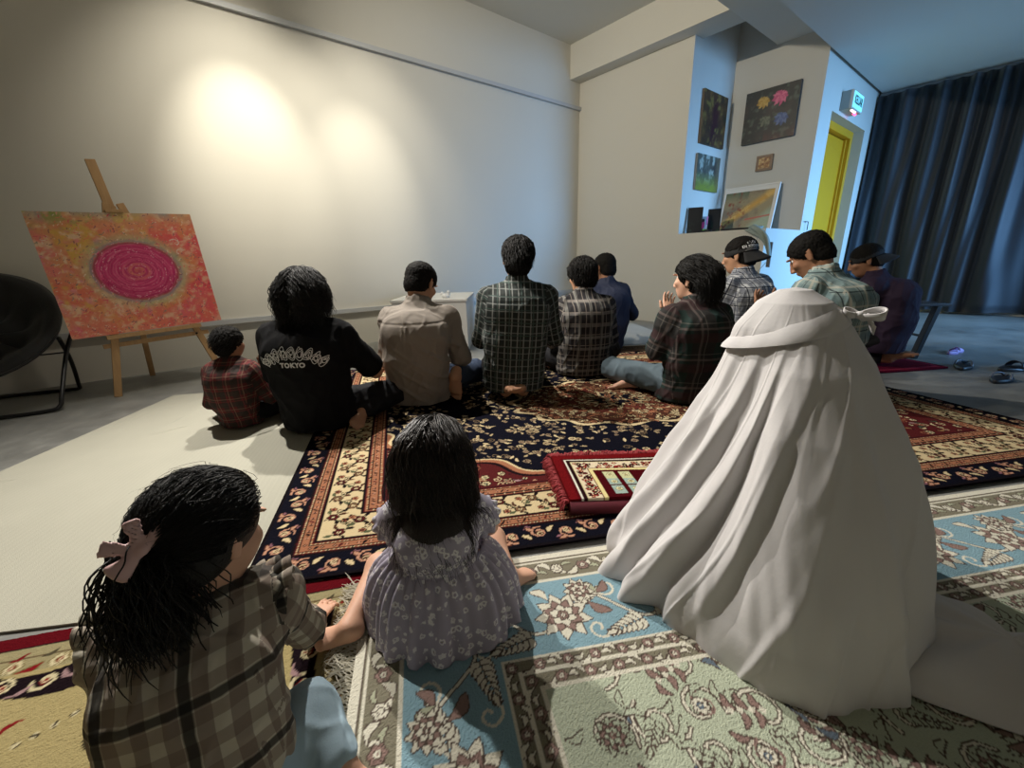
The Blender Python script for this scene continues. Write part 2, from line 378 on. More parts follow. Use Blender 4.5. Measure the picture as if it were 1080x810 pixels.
def n2(X, Y, sc, seed, oct=3):
    r = 0; a = 1; t = 0
    for o_ in range(oct):
        r = r+a*vnoise(np.stack([X*sc*2**o_+7.3*o_, Y*sc*2**o_+3.1, np.full_like(X, seed*1.7+.5)],-1), 11); t += a; a *= .55
    return r/t
# ================================================================ rugs
def band_iter(W, H, inset, step):
    "positions round a rectangle at an inset: x, y, angle"
    a, b = W-2*inset, H-2*inset
    for (x0,y0,ang,L) in ((inset,inset,0,a),(W-inset,inset,PI/2,b),(W-inset,H-inset,PI,a),(inset,H-inset,-PI/2,b)):
        n = max(1,round(L/step)); 
        for k in range(n): yield x0+math.cos(ang)*L*(k)/n, y0+math.sin(ang)*L*(k)/n, ang, k
def persian_rug():
    W, H, res = 3.45, 2.45, .0045
    navy=(.055,.055,.10); tan=(.63,.42,.31); cream=(.82,.74,.58); red=(.33,.115,.12); brown=(.30,.17,.13); pink=(.74,.55,.45); dk=(.10,.06,.07)
    A = Art(W,H,res,navy); rr = random.Random(4)
    e = np.minimum(np.minimum(A.X,W-A.X),np.minimum(A.Y,H-A.Y)); full = (slice(None),slice(None))
    b1,b2,b3,b4,b5 = .012,.105,.165,.295,.365
    A.put(full, e<b1, (.07,.05,.07))
    A.put(full, (e>=b2)&(e<b3), tan); A.put(full, (e>=b3)&(e<b4), cream); A.put(full, (e>=b4)&(e<b5), tan)
    for q,wd,c in ((b2,.006,dk),(b2+.008,.004,red),(b2+.016,.003,dk),(b3-.016,.003,dk),(b3-.006,.005,red),(b3,.005,dk),(b4,.005,dk),(b4+.008,.004,red),(b4+.018,.003,dk),(b5-.018,.003,dk),(b5-.006,.005,red),(b5,.006,dk)):
        A.put(full, np.abs(e-q)<wd/2+.0008, c)
    # guard stripes: little S figures
    for ins in ((b2+b3)/2, (b4+b5)/2):
        for x,y,a,k in band_iter(W,H,ins,.036):
            A.leaf(x-.012*math.cos(a+.9),y-.012*math.sin(a+.9),.026,.009,a+.9*(1 if k%2 else -1),dk if k%3 else red)
            A.rose(x+.018*math.cos(a),y+.018*math.sin(a),.006,4,0,(dk,pink,red))
    for ins in (b2+.012,b3-.011,b4+.0135,b5-.012):
        for x,y,a,k in band_iter(W,H,ins,.012): A.rose(x,y,.0022,4,0,(cream,cream,cream))
    # outer navy band: running scrolls
    for x,y,a,k in band_iter(W,H,.058,.088):
        n = a+PI/2; sg = 1 if k%2 else -1
        A.spiral(x+sg*.006*math.cos(n),y+sg*.006*math.sin(n),.028,a+sg*1.2,sg,.0075,pink); 
        A.leaf(x+.03*math.cos(a),y+.03*math.sin(a),.038,.017,a+sg*.9,cream,dk,.15)
        A.rose(x,y,.0115,5,0,(brown,cream,red))
        A.leaf(x-.012*math.cos(a)+.02*math.cos(n)*sg,y-.012*math.sin(a)+.02*math.sin(n)*sg,.03,.012,a+PI-sg*.6,pink,brown,.2)
        A.leaf(x+.044*math.cos(a)-.026*math.cos(n)*sg,y+.044*math.sin(a)-.026*math.sin(n)*sg,.028,.010,a-sg*.4,(.55,.38,.42),None,.2)
    # cream band: vines, palmettes, leaves
    inb = lambda X,Y: (lambda q:(q>b3+.006)&(q<b4-.006))(np.minimum(np.minimum(X,W-X),np.minimum(Y,H-Y)))
    for x,y,a,k in band_iter(W,H,(b3+b4)/2,.060):
        n = a+PI/2; sg = 1 if k%2 else -1; g=(.34,.36,.26)
        P = [(x+math.cos(a)*.06*t+math.cos(n)*sg*.03*math.cos(PI*t), y+math.sin(a)*.06*t+math.sin(n)*sg*.03*math.cos(PI*t)) for t in np.linspace(0,1,7)]
        A.line(P,.005,g,inb)
        cx,cy = x+math.cos(n)*sg*.030, y+math.sin(n)*sg*.030
        A.rose(cx,cy,.019,6,rr.random(),(dk,red if k%4<2 else (.48,.36,.26),cream),inb)
        for t in range(4):
            b_ = a+t*PI/2+.5; A.leaf(cx+.02*math.cos(b_),cy+.02*math.sin(b_),.034,.013,b_+.4*sg,(dk,brown,g,dk)[t],None,.15,inb)
        A.rose(x-math.cos(n)*sg*.034+.012*math.cos(a),y-math.sin(n)*sg*.034+.012*math.sin(a),.0125,5,0,(dk,tan,red),inb)
        A.spiral(x+.03*math.cos(a)-math.cos(n)*sg*.012,y+.03*math.sin(a)-math.sin(n)*sg*.012,.017,a,sg,.004,dk,inb)
    # field
    cx,cy = W/2,H/2; a_,b_ = W/2-b5,H/2-b5
    X,Y = np.abs(A.X-cx)/a_, np.abs(A.Y-cy)/b_; ang = np.arctan2(Y,X)
    g = (X**1.7+Y**1.7)**(1/1.7)+.035*np.cos(ang*22)
    corner = (g>1.10)&(e>b5+.004)
    A.put(full, corner, red); A.put(full, (np.abs(g-1.10)<.018)&(e>b5+.004), tan); A.put(full, (np.abs(g-1.085)<.006)&(e>b5+.004), cream); A.put(full,(np.abs(g-1.13)<.008)&(e>b5+.004),dk)
    d2 = np.hypot((A.X-cx)/.62,(A.Y-cy)/.40); an = np.arctan2((A.Y-cy)/.40,(A.X-cx)/.62); med = d2+.05*np.cos(an*16)
    A.put(full, med<1.0, brown); A.put(full, np.abs(med-1.0)<.03, cream); A.put(full, np.abs(med-.93)<.02, dk); A.put(full, med<.62, (.36,.17,.14)); A.put(full, np.abs(med-.62)<.03, tan); A.put(full, med<.30, navy); A.put(full, np.abs(med-.3)<.03, cream)
    incor = lambda X_,Y_: (lambda p,q: ((p**1.7+q**1.7)**(1/1.7)+.035*np.cos(np.arctan2(q,p)*22)>1.15)&(np.minimum(np.minimum(X_,W-X_),np.minimum(Y_,H-Y_))>b5+.012))(np.abs(X_-cx)/a_,np.abs(Y_-cy)/b_)
    innav = lambda X_,Y_: (lambda p,q: ((p**1.7+q**1.7)**(1/1.7)+.035*np.cos(np.arctan2(q,p)*22)<1.06)&(np.minimum(np.minimum(X_,W-X_),np.minimum(Y_,H-Y_))>b5+.008))(np.abs(X_-cx)/a_,np.abs(Y_-cy)/b_)
    for i in range(2600):   # flowers in the red corners
        x = rr.uniform(b5,W-b5); y = rr.uniform(b5,H-b5)
        p,q = abs(x-cx)/a_,abs(y-cy)/b_; gg = (p**1.7+q**1.7)**(1/1.7)
        if gg < 1.13: continue
        t = rr.random()
        if t<.4: A.rose(x,y,rr.uniform(.010,.019),5,rr.random(),(dk,pink if rr.random()<.5 else cream,(.35,.40,.33)),incor)
        elif t<.7: A.leaf(x,y,.04,.013,rr.uniform(0,6),rr.choice([cream,(.60,.45,.30),(.30,.33,.26),(.65,.5,.5)]),dk,.2,incor)
        else: A.spiral(x,y,.02,rr.uniform(0,6),rr.choice([-1,1]),.004,rr.choice([cream,tan]),incor)
    for i in range(3300):  # cream flower sprays that follow the inside of the field edge and ring the medallion
        x = rr.uniform(b5,W-b5); y = rr.uniform(b5,H-b5)
        p,q = abs(x-cx)/a_,abs(y-cy)/b_; gg = (p**1.7+q**1.7)**(1/1.7)
        md = math.hypot((x-cx)/.62,(y-cy)/.40); wv = .08*math.sin(math.atan2(y-cy,x-cx)*9)
        near_edge = .74+wv<gg<1.05; near_med = 1.07<md<1.40+1.6*wv
        if not (near_edge or near_med): continue
        t = rr.random(); c = rr.choice([cream,(.70,.62,.48),(.60,.52,.42)])
        if t<.35: A.rose(x,y,rr.uniform(.011,.021),rr.choice([5,6]),rr.random(),(navy,c,(.42,.30,.24)),innav)
        elif t<.9: A.leaf(x,y,rr.uniform(.025,.045),.014,rr.uniform(0,6.28),c,navy,rr.uniform(-.2,.2),innav)
        else: A.spiral(x,y,.022,rr.uniform(0,6),1,.004,(.5,.42,.32),innav)
    for i in range(900):   # inside the medallion
        a = rr.uniform(0,2*PI); q = math.sqrt(rr.random())*.97; x = cx+.62*q*math.cos(a); y = cy+.40*q*math.sin(a)
        t = rr.random(); c = rr.choice([cream,tan,(.55,.42,.30)])
        if t<.4: A.rose(x,y,rr.uniform(.010,.02),5,rr.random(),(dk,c,brown))
        else: A.leaf(x,y,.038,.013,rr.uniform(0,6.28),c,dk,.15)
    return A
def floor_rug(A, name, near_left, far_dir, long_dir, z, thick, label, und=0, mat=None):
    "corner at the rug's near left, long side to the right"
    o = A.mesh(name, (near_left[0],near_left[1],z), (*long_dir,0), (*far_dir,0), thick, mat or M['vcol'], relief=.0012, und=und)
    return tag(o, label, 'rug')
u_ = np.array([.985,.172]); v_ = np.array([-.262,.965])
PR = persian_rug()
floor_rug(PR,'persian_rug',(-.745,.895),v_,u_,.0175,.007,'large navy rug with cream floral borders and medallion under the seated rows')
# ---- the sage and sky-blue rug nearest the camera
def blue_rug():
    W,H,res = 3.1,1.6,.003
    sage=(.70,.71,.61); beige=(.52,.50,.43); blue=(.54,.67,.72); cream=(.88,.86,.79); mauve=(.58,.48,.45); dk=(.36,.31,.28); pale=(.74,.77,.68); slate=(.42,.47,.52)
    A = Art(W,H,res,pale); rr = random.Random(9)
    e = np.minimum(np.minimum(A.X,W-A.X),np.minimum(A.Y,H-A.Y)); full=(slice(None),slice(None))
    e0,e1,e2,e3,e4,e5 = .020,.030,.095,.105,.305,.375
    A.put(full, e<e0, cream); A.put(full,(e>=e0)&(e<e2),beige); A.put(full,(e>=e2)&(e<e3),cream); A.put(full,(e>=e3)&(e<e4),blue)
    A.put(full,(e>=e4)&(e<e5),beige)
    A.put(full,(e>=e4)&(e<e4+.006),cream); A.put(full,np.abs(e-(e4+.034))<.004,cream); A.put(full,np.abs(e-e5)<.004,cream); A.put(full,np.abs(e-e1)<.003,cream)
    A.put(full,np.abs(e-e0)<.0016,dk);
    E_ = lambda X,Y: np.minimum(np.minimum(X,W-X),np.minimum(Y,H-Y))
    in1 = lambda X,Y: (E_(X,Y)>e1+.003)&(E_(X,Y)<e2-.002)
    for x,y,a,k in band_iter(W,H,(e1+e2)/2,.075):
        n = a+PI/2; sg = 1 if k%2 else -1
        A.rose(x,y,.017,6,0,(dk,mauve if k%2 else cream,cream),in1)
        A.leaf(x+.018*math.cos(a),y+.018*math.sin(a),.042,.016,a+sg*.5,cream,dk,.25*sg,in1)
        A.leaf(x+.052*math.cos(a)+sg*.018*math.cos(n),y+.052*math.sin(a)+sg*.018*math.sin(n),.034,.013,a-sg*.8,cream,dk,.2,in1)
        A.leaf(x+.03*math.cos(a)-sg*.014*math.cos(n),y+.03*math.sin(a)-sg*.014*math.sin(n),.03,.010,a+sg*.2,sage,dk,-.2,in1)
    for ins,c2 in ((e4+.019,mauve),(e4+.053,mauve)):
        lo,hi = ins-.015,ins+.016; inc = lambda X,Y,lo=lo,hi=hi: (E_(X,Y)>lo)&(E_(X,Y)<hi)
        for x,y,a,k in band_iter(W,H,ins,.062):
            A.rose(x,y,.0125,5,0,(dk,c2,cream),inc); sg = 1 if k%2 else -1
            A.leaf(x+.014*math.cos(a),y+.014*math.sin(a),.028,.010,a+sg*.35,cream,dk,.35*sg,inc)
            A.leaf(x-.014*math.cos(a),y-.014*math.sin(a),.022,.009,a+PI-sg*.35,cream,dk,.35*sg,inc)
    def bloom(x,y,r,rot,cl,c1=cream,c2=mauve):
        for ring,(k,L,wd,c) in enumerate(((9,1.,.52,c1),(8,.66,.42,c2),(6,.42,.34,c1))):
            for t in range(k):
                a = rot+2*PI*t/k+ring*.3; A.leaf(x+.1*r*math.cos(a),y+.1*r*math.sin(a),r*L,r*wd,a,c,dk,0,cl)
        A.rose(x,y,r*.22,5,rot,(dk,c2,c1),cl)
    def plume(x,y,L,rot,cl,c=cream,o=dk,n=7):
        for t in range(n):
            q = t/(n-1); px,py = x+math.cos(rot)*L*q*.8, y+math.sin(rot)*L*q*.8
            for sg in (1,-1): A.leaf(px,py,L*(.34-.16*q),L*.13*(1.2-q),rot+sg*(.85-.3*q),c,o,.12*sg,cl)
        A.leaf(x+math.cos(rot)*L*.75,y+math.sin(rot)*L*.75,L*.28,L*.11,rot,c,o,0,cl)
    inB = lambda X,Y: (E_(X,Y)>e3+.002)&(E_(X,Y)<e4-.002)
    for x,y,a,k in band_iter(W,H,(e3+e4)/2,.27):
        n = a+PI/2; nx,ny = math.cos(n),math.sin(n); ax,ay = math.cos(a),math.sin(a)
        P = [(x+ax*.27*t+nx*.05*math.sin(2*PI*t), y+ay*.27*t+ny*.05*math.sin(2*PI*t)) for t in np.linspace(0,1,18)]
        A.line(P,.010,dk,inB); A.line(P,.006,cream,inB)
        bloom(x+nx*.01,y+ny*.01,.062,a,inB)
        plume(x+ax*.09+nx*.055,y+ay*.09+ny*.055,.10,a+.25,inB)
        plume(x+ax*.24-nx*.02,y+ay*.24-ny*.02,.10,a+PI+.35,inB)
        A.spiral(x+ax*.135-nx*.055,y+ay*.135-ny*.055,.032,a,1,.006,cream,inB,.95)
        A.spiral(x+ax*.20+nx*.06,y+ay*.20+ny*.06,.026,a+2,-1,.006,cream,inB,.95)
        for q in range(3): 
            A.leaf(x+ax*(.06+.07*q)-nx*.075,y+ay*(.06+.07*q)-ny*.075,.05,.021,a+(.7 if q%2 else 2.4),(cream,mauve,sage)[q],dk,.2,inB)
        A.leaf(x+ax*.15+nx*.02,y+ay*.15+ny*.02,.06,.024,a-.7,mauve,dk,.15,inB)
        bloom(x+ax*.205-nx*.058,y+ay*.205-ny*.058,.036,a,inB,cream,mauve)
    inF = lambda X,Y: E_(X,Y)>e5+.006
    # pale field with outlined scrolls, grey-mauve acanthus and palmettes
    k = 0
    for gy in np.arange(e5+.05, H-e5, .088):
        for gx in np.arange(e5+.05, W-e5, .095):
            x = gx+rr.uniform(-.025,.025)+(.06 if int(gy*8)%2 else 0); y = gy+rr.uniform(-.025,.025); k += 1; r0 = rr.uniform(0,6.28)
            P = A.spiral(x,y,.045,r0,rr.choice([-1,1]),.010,dk,inF,1.2); A.line(P,.0045,cream,inF)
            if k%4==0:
                for q in range(5): A.leaf(x+.013*q*math.cos(r0),y+.013*q*math.sin(r0),.034,.013,r0+(1.3 if q%2 else -1.3),mauve,dk,.15,inF)
                for q in range(4): A.rose(x+.02*q*math.cos(r0),y+.02*q*math.sin(r0),.0055,4,0,(cream,cream,cream),inF)
            elif k%4==1: bloom(x,y,.030,r0,inF,pale,mauve)
            elif k%4==2: plume(x,y,.066,r0+2,inF,pale,dk,6)
            else:
                A.spiral(x+.01,y,.028,r0+2,1,.005,mauve,inF,1.1); A.rose(x,y,.016,6,r0,(dk,cream,slate),inF)
            A.leaf(x+.05,y,.04,.013,r0+2,slate if k%3==0 else pale,dk,.2,inF); A.leaf(x-.05,y+.02,.036,.012,r0+4,pale,dk,.25,inF)
            A.leaf(x+.02,y-.05,.035,.011,r0,mauve if k%2 else pale,dk,-.2,inF)
    return A
BR = blue_rug()
fl = np.array([-.405,.905]); u_b = np.array([.985,.170]); v_b = np.array([-.215,.975])
br = floor_rug(BR,'blue_rug',fl-v_b*BR.H,v_b,u_b,.026,.007,'pale sage rug with sky-blue floral band, nearest the camera, under the white-robed figure')
# fringe on its left end
def fringe(name, p0, p1, out, L, n, mat, parent, z, seed=1, tangle=.35, r=.0014):
    rr = random.Random(seed); m = MB(); p0=np.array(p0,float); p1=np.array(p1,float); out=np.array(out,float)
    al = (p1-p0)/np.linalg.norm(p1-p0)
    for i in range(n):
        b = p0+(p1-p0)*(i+rr.random())/n; sw = rr.gauss(0,tangle)+.3*math.sin(i*.13); P = []
        l = L*rr.uniform(.7,1.1)
        for k in range(6):
            t = k/5; d = out*l*t+al*(sw*l*t*t+.006*math.sin(t*7+i)); P.append(np.array([b[0]+d[0],b[1]+d[1],z+.004*math.sin(t*PI)*rr.random()+.0015+(1-t)*.003]))
        m.tube(P,[r,r*1.2,r,r*.9,r*.8,r*.4],4)
    return m.build(name, mat, parent)
M['fringe'] = plain('fringe_cotton',(.50,.47,.38),.9,nscale=40)
a0 = fl-v_b*1.1
f_ = fringe('fringe', a0, fl, -u_b, .062, 520, M['fringe'], None, .020, 3, .5)
f_.parent = br; f_.data.transform(Matrix.Translation((0,0,0)))
# ---- gold and maroon rug at the lower left
def gold_rug():
    W,H,res = 1.9,1.3,.004
    mar=(.36,.04,.08); gold=(.66,.60,.42); blk=(.10,.06,.08); crm=(.80,.75,.60); red=(.50,.10,.12); ol=(.48,.42,.27)
    A = Art(W,H,res,gold); full=(slice(None),slice(None)); rr=random.Random(2)
    e = np.minimum(np.minimum(A.X,W-A.X),np.minimum(A.Y,H-A.Y))
    A.put(full,e<.040,mar); A.put(full,(e>=.040)&(e<.115),(.60,.56,.42)); A.put(full,np.abs(e-.072)<.003,(.35,.28,.20)); A.put(full,np.abs(e-.040)<.003,blk)
    wv = e+.010*np.sin((A.X+A.Y)*26); A.put(full,(wv>=.118)&(wv<.178),blk)
    E_ = lambda X,Y: np.minimum(np.minimum(X,W-X),np.minimum(Y,H-Y)); c1 = lambda X,Y:(E_(X,Y)>.042)&(E_(X,Y)<.115)
    for x,y,a,k in band_iter(W,H,.058,.06): A.leaf(x,y,.035,.012,a+.5,(.45,.10,.12) if k%3==0 else (.30,.27,.2),None,.2,c1)
    for x,y,a,k in band_iter(W,H,.094,.085):
        A.rose(x,y,.017,6,0,(ol,crm,red),c1); A.leaf(x+.03*math.cos(a),y+.03*math.sin(a),.045,.018,a+(.4 if k%2 else -.4),(crm,red)[k%2],ol,.2,c1)
    for x,y,a,k in band_iter(W,H,.147,.075):
        sg = 1 if k%2 else -1; A.spiral(x,y,.024,a,sg,.0075,crm,None,1.1); A.leaf(x+.02*math.cos(a),y+.02*math.sin(a),.045,.012,a+sg*.6,(.62,.5,.5),None,.25)
        A.rose(x,y,.009,4,0,(red,crm,red))
    c3 = lambda X,Y:E_(X,Y)>.19
    for gy in np.arange(.23,H-.2,.13):
        for gx in np.arange(.24,W-.2,.17):
            x=gx+rr.uniform(-.03,.03); y=gy+rr.uniform(-.03,.03)
            for q in range(5): A.rose(x+.022*q,y+.012*q+rr.uniform(-.004,.004),.0065,4,0,(blk,crm,blk),c3)
            A.leaf(x-.03,y-.02,.05,.014,2.4,rr.choice([red,ol,(.3,.3,.22)]),blk,.2,c3)
            A.leaf(x-.03,y+.03,.045,.012,.8,rr.choice([red,crm,ol]),None,.2,c3)
            if rr.random()<.4: A.spiral(x+.03,y-.05,.03,rr.uniform(0,6),1,.006,blk,c3)
    return A
GR = gold_rug(); u_g = np.array([.972,.235]); v_g = np.array([-.235,.972])
gtr = np.array([-.385,.965]); floor_rug(GR,'gold_rug',gtr-u_g*GR.W-v_g*GR.H,v_g,u_g,.0075,.0065,'gold rug with maroon edge in the lower left corner beneath the checked-shirt toddler')
# ---- plain cream flat-woven mat
def cream_mat():
    W,H,res = 1.55,1.95,.008
    A = Art(W,H,res,(.735,.725,.665)); n_ = n2(A.X,A.Y,5,1,3); ln = .5+.5*np.sin(A.X*2*PI/.021+.8*np.sin(A.Y*3))
    A.C *= (.90+.10*n_+.06*ln)[...,None]
    for k in range(7):
        pass
    return A
CM = cream_mat()
def quad_mesh(A, name, c00, c10, c11, c01, z, thick, mat, und=0):
    s_ = A.X/A.W; t_ = A.Y/A.H
    P = ((1-s_)*(1-t_))[...,None]*np.array(c00)+(s_*(1-t_))[...,None]*np.array(c10)+(s_*t_)[...,None]*np.array(c11)+((1-s_)*t_)[...,None]*np.array(c01)
    o = A.mesh(name,(0,0,z),(1,0,0),(0,1,0),thick,mat); me = o.data; co = np.empty(len(me.vertices)*3); me.vertices.foreach_get('co',co); co = co.reshape(-1,3)
    n = A.nx*A.ny; per = np.concatenate([np.arange(A.nx), np.arange(1,A.ny)*A.nx+A.nx-1, (A.ny-1)*A.nx+np.arange(A.nx-2,-1,-1), np.arange(A.ny-2,0,-1)*A.nx])
    f = P.reshape(-1,2); co[:n,:2] = f; co[n:,:2] = f[per]
    if und:
        h = n2(A.X*1.0,A.Y*.6,3.2,5,2); ridge = np.clip(1-np.abs(h-.5)*14,0,1)**2; edge = np.minimum(np.minimum(A.X,A.W-A.X),np.minimum(A.Y,A.H-A.Y)); ridge *= np.clip(edge/.08,0,1)
        co[:n,2] += (ridge*und*(n2(A.X,A.Y,1.3,8,1)>.5)).ravel()
    me.vertices.foreach_set('co',co.ravel()); me.update(); return o
cm = quad_mesh(CM,'cream_mat',(-2.20,.66),(-.58,.88),(-1.16,2.98),(-2.36,2.72),.007,.0065,M['vcol'],.003)
tag(cm,'plain cream woven floor mat on the left between easel and patterned rugs','mat')
# ---- far rug and white sheet under the man in front
A = Art(1.3,.75,.01,(.42,.34,.27)); nn = n2(A.X,A.Y,16,3,3); A.C *= (.55+.9*nn)[...,None]
e = np.minimum(np.minimum(A.X,A.W-A.X),np.minimum(A.Y,A.H-A.Y)); A.C[e<.03] = lin((.55,.46,.33)); A.C[(e>.05)&(e<.07)] = lin((.30,.22,.18))
for x,y,a,k in band_iter(A.W,A.H,.13,.1): A.rose(x,y,.03,5,0,((.2,.15,.13),(.6,.5,.38),(.35,.15,.12)))
o = A.mesh('brown_rug',(.72,3.36,.008),(.95,.06,0),(-.05,.80,0),.007,M['vcol']); tag(o,'small faded brown patterned rug beyond the outstretched jeans leg','rug')
A = Art(1.2,1.4,.02,(.78,.78,.76)); A.C *= (.92+.12*n2(A.X,A.Y,8,3,2))[...,None]
o = A.mesh('white_mat',(.62,4.0,.006),(.97,.12,0),(-.1,.97,0),.005,M['vcol']); tag(o,'pale thin sheet spread under the man in dark blue at the front','mat')
# ================================================================ body and cloth surfaces: blended rounded forms, meshed by surface nets
def nrm(v): v = np.asarray(v,float); return v/(np.linalg.norm(v)+1e-12)
class Field:
    def __init__(s, lo, hi, h):
        s.lo = np.array(lo,float); s.h = h; s.n = (np.ceil((np.array(hi,float)-s.lo)/h)).astype(int)+1
        s.F = np.full(tuple(s.n), .25, np.float32)
        s.ax = [ (s.lo[i]+h*np.arange(s.n[i])).astype(np.float32) for i in range(3)]
    def sub(s, lo, hi):
        a = np.clip(np.floor((np.array(lo)-s.lo)/s.h).astype(int),0,s.n); b = np.clip(np.ceil((np.array(hi)-s.lo)/s.h).astype(int)+1,0,s.n)
        if (b<=a).any(): return None,None
        sl = tuple(slice(a[i],b[i]) for i in range(3))
        return sl, (s.ax[0][sl[0]][:,None,None], s.ax[1][sl[1]][None,:,None], s.ax[2][sl[2]][None,None,:])
    def comb(s, sl, d, k, op):
        A = s.F[sl]
        if op == 'u':
            hh = np.maximum(k-np.abs(A-d),0)/k; s.F[sl] = np.minimum(A,d)-hh*hh*k*.25
        elif op == 's':
            d = -d; hh = np.maximum(k-np.abs(A-d),0)/k; s.F[sl] = np.maximum(A,d)+hh*hh*k*.25
        elif op == 'i':
            s.F[sl] = np.maximum(A,d)
    def ell(s, c, r, R=None, k=.01, op='u'):
        c = np.array(c,float); r = np.array(r,float) if hasattr(r,'__len__') else np.array([r]*3,float)
        m = r.max()+k+s.h*2
        sl,X = s.sub(c-m,c+m)
        if sl is None: return
        x,y,z = X[0]-c[0],X[1]-c[1],X[2]-c[2]
        if R is not None:
            R = np.array(R,float); x,y,z = (R[0,0]*x+R[1,0]*y+R[2,0]*z),(R[0,1]*x+R[1,1]*y+R[2,1]*z),(R[0,2]*x+R[1,2]*y+R[2,2]*z)
        k0 = np.sqrt((x/r[0])**2+(y/r[1])**2+(z/r[2])**2); k1 = np.sqrt((x/r[0]**2)**2+(y/r[1]**2)**2+(z/r[2]**2)**2)+1e-6
        s.comb(sl, (k0*(k0-1)/k1).astype(np.float32), k, op)
    def tube(s, a, b, ra, rb=None, right=None, k=.01, flat=0, op='u'):
        "ra, rb: radius or (half width, half depth); flat: 0 round caps, 1 flat end at b, 2 flat both"
        a = np.array(a,float); b = np.array(b,float); rb = ra if rb is None else rb
        ra = np.array(ra,float) if hasattr(ra,'__len__') else np.array([ra]*2,float); rb = np.array(rb,float) if hasattr(rb,'__len__') else np.array([rb]*2,float)
        L = np.linalg.norm(b-a)+1e-9; t = (b-a)/L; m = max(ra.max(),rb.max())+k+s.h*2
        sl,X = s.sub(np.minimum(a,b)-m,np.maximum(a,b)+m)
        if sl is None: return
        x,y,z = X[0]-a[0],X[1]-a[1],X[2]-a[2]; al = x*t[0]+y*t[1]+z*t[2]; h = np.clip(al/L,0,1); ex = al-h*L
        w_ = ra[0]+(rb[0]-ra[0])*h; d_ = ra[1]+(rb[1]-ra[1])*h
        if right is None:
            q = np.sqrt(np.maximum(x*x+y*y+z*z-al*al,0)); 
            d = np.sqrt(q*q+ex*ex)-w_ if not flat else q-w_
        else:
            r = np.array(right,float); r = nrm(r-t*np.dot(r,t)); f = np.cross(t,r)
            u = x*r[0]+y*r[1]+z*r[2]; v = x*f[0]+y*f[1]+z*f[2]; mn = np.minimum(w_,d_)
            e2 = ex if not flat else 0
            k0 = np.sqrt((u/w_)**2+(v/d_)**2+(e2/mn)**2); k1 = np.sqrt((u/w_**2)**2+(v/d_**2)**2+(e2/mn**2)**2)+1e-6; d = k0*(k0-1)/k1
            d = np.where(k0<.05,-mn,d)
        if flat:
            e3 = ex if flat==2 else np.maximum(ex,0)
            d = np.maximum(d, np.abs(e3)-.004 if flat==2 else e3-.004) if flat==2 else np.where(ex>0, np.maximum(d,ex-.003), np.where(ex<0, np.sqrt(np.maximum(d+w_,0)**2+ex*ex)-w_, d))
        s.comb(sl, d.astype(np.float32), k, op)
    def cut(s, p, n, keep_below=True):
        p = np.array(p,float); n = nrm(n); X = s.ax
        d = (X[0][:,None,None]-p[0])*n[0]+(X[1][None,:,None]-p[1])*n[1]+(X[2][None,None,:]-p[2])*n[2]
        s.F = np.maximum(s.F, (d if keep_below else -d).astype(np.float32))
    def near(s, band=.03):
        I = np.nonzero(np.abs(s.F)<band); P = np.stack([s.ax[i][I[i]] for i in range(3)],-1); return I,P
    def mesh(s):
        F = s.F; n = np.array(F.shape)-1; S = F<0
        c = np.zeros(tuple(n),np.int8)
        for i in (0,1):
            for j in (0,1):
                for k in (0,1): c += S[i:i+n[0],j:j+n[1],k:k+n[2]]
        act = (c>0)&(c<8); I = np.argwhere(act); idx = -np.ones(tuple(n),np.int64); idx[act] = np.arange(len(I))
        acc = np.zeros((len(I),3)); cnt = np.zeros(len(I))
        cor = [(0,0,0),(1,0,0),(0,1,0),(1,1,0),(0,0,1),(1,0,1),(0,1,1),(1,1,1)]
        val = [F[I[:,0]+a,I[:,1]+b,I[:,2]+e] for a,b,e in cor]
        for p in range(8):
            for q in range(p+1,8):
                if sum(abs(cor[p][k]-cor[q][k]) for k in range(3)) != 1: continue
                m = (val[p]<0)!=(val[q]<0); t = val[p][m]/(val[p][m]-val[q][m]); cp,cq = np.array(cor[p]),np.array(cor[q])
                acc[m] += cp+(cq-cp)*t[:,None]; cnt[m] += 1
        V = s.lo+(I+acc/cnt[:,None])*s.h
        Q = []
        for ax in range(3):
            o1,o2 = (ax+1)%3,(ax+2)%3
            A = np.take(S,range(0,n[ax]),ax); Bm = np.take(S,range(1,n[ax]+1),ax)
            E = np.argwhere(A!=Bm); ok = (E[:,o1]>0)&(E[:,o2]>0)&(E[:,o1]<n[o1])&(E[:,o2]<n[o2]); E = E[ok]
            ins = S[E[:,0],E[:,1],E[:,2]]
            def g(d1,d2): T = E.copy(); T[:,o1]-=d1; T[:,o2]-=d2; return idx[T[:,0],T[:,1],T[:,2]]
            q = np.stack([g(1,1),g(0,1),g(0,0),g(1,0)],1); q[~ins] = q[~ins][:,::-1]; Q.append(q)
        Q = np.concatenate(Q); return V, Q
def rot_to(yaw, pitch, roll=0):
    "head frame; yaw left positive, pitch down positive (degrees)"
    return np.array((Matrix.Rotation(math.radians(yaw),3,'Z')@Matrix.Rotation(-math.radians(pitch),3,'X')@Matrix.Rotation(math.radians(roll),3,'Y')))
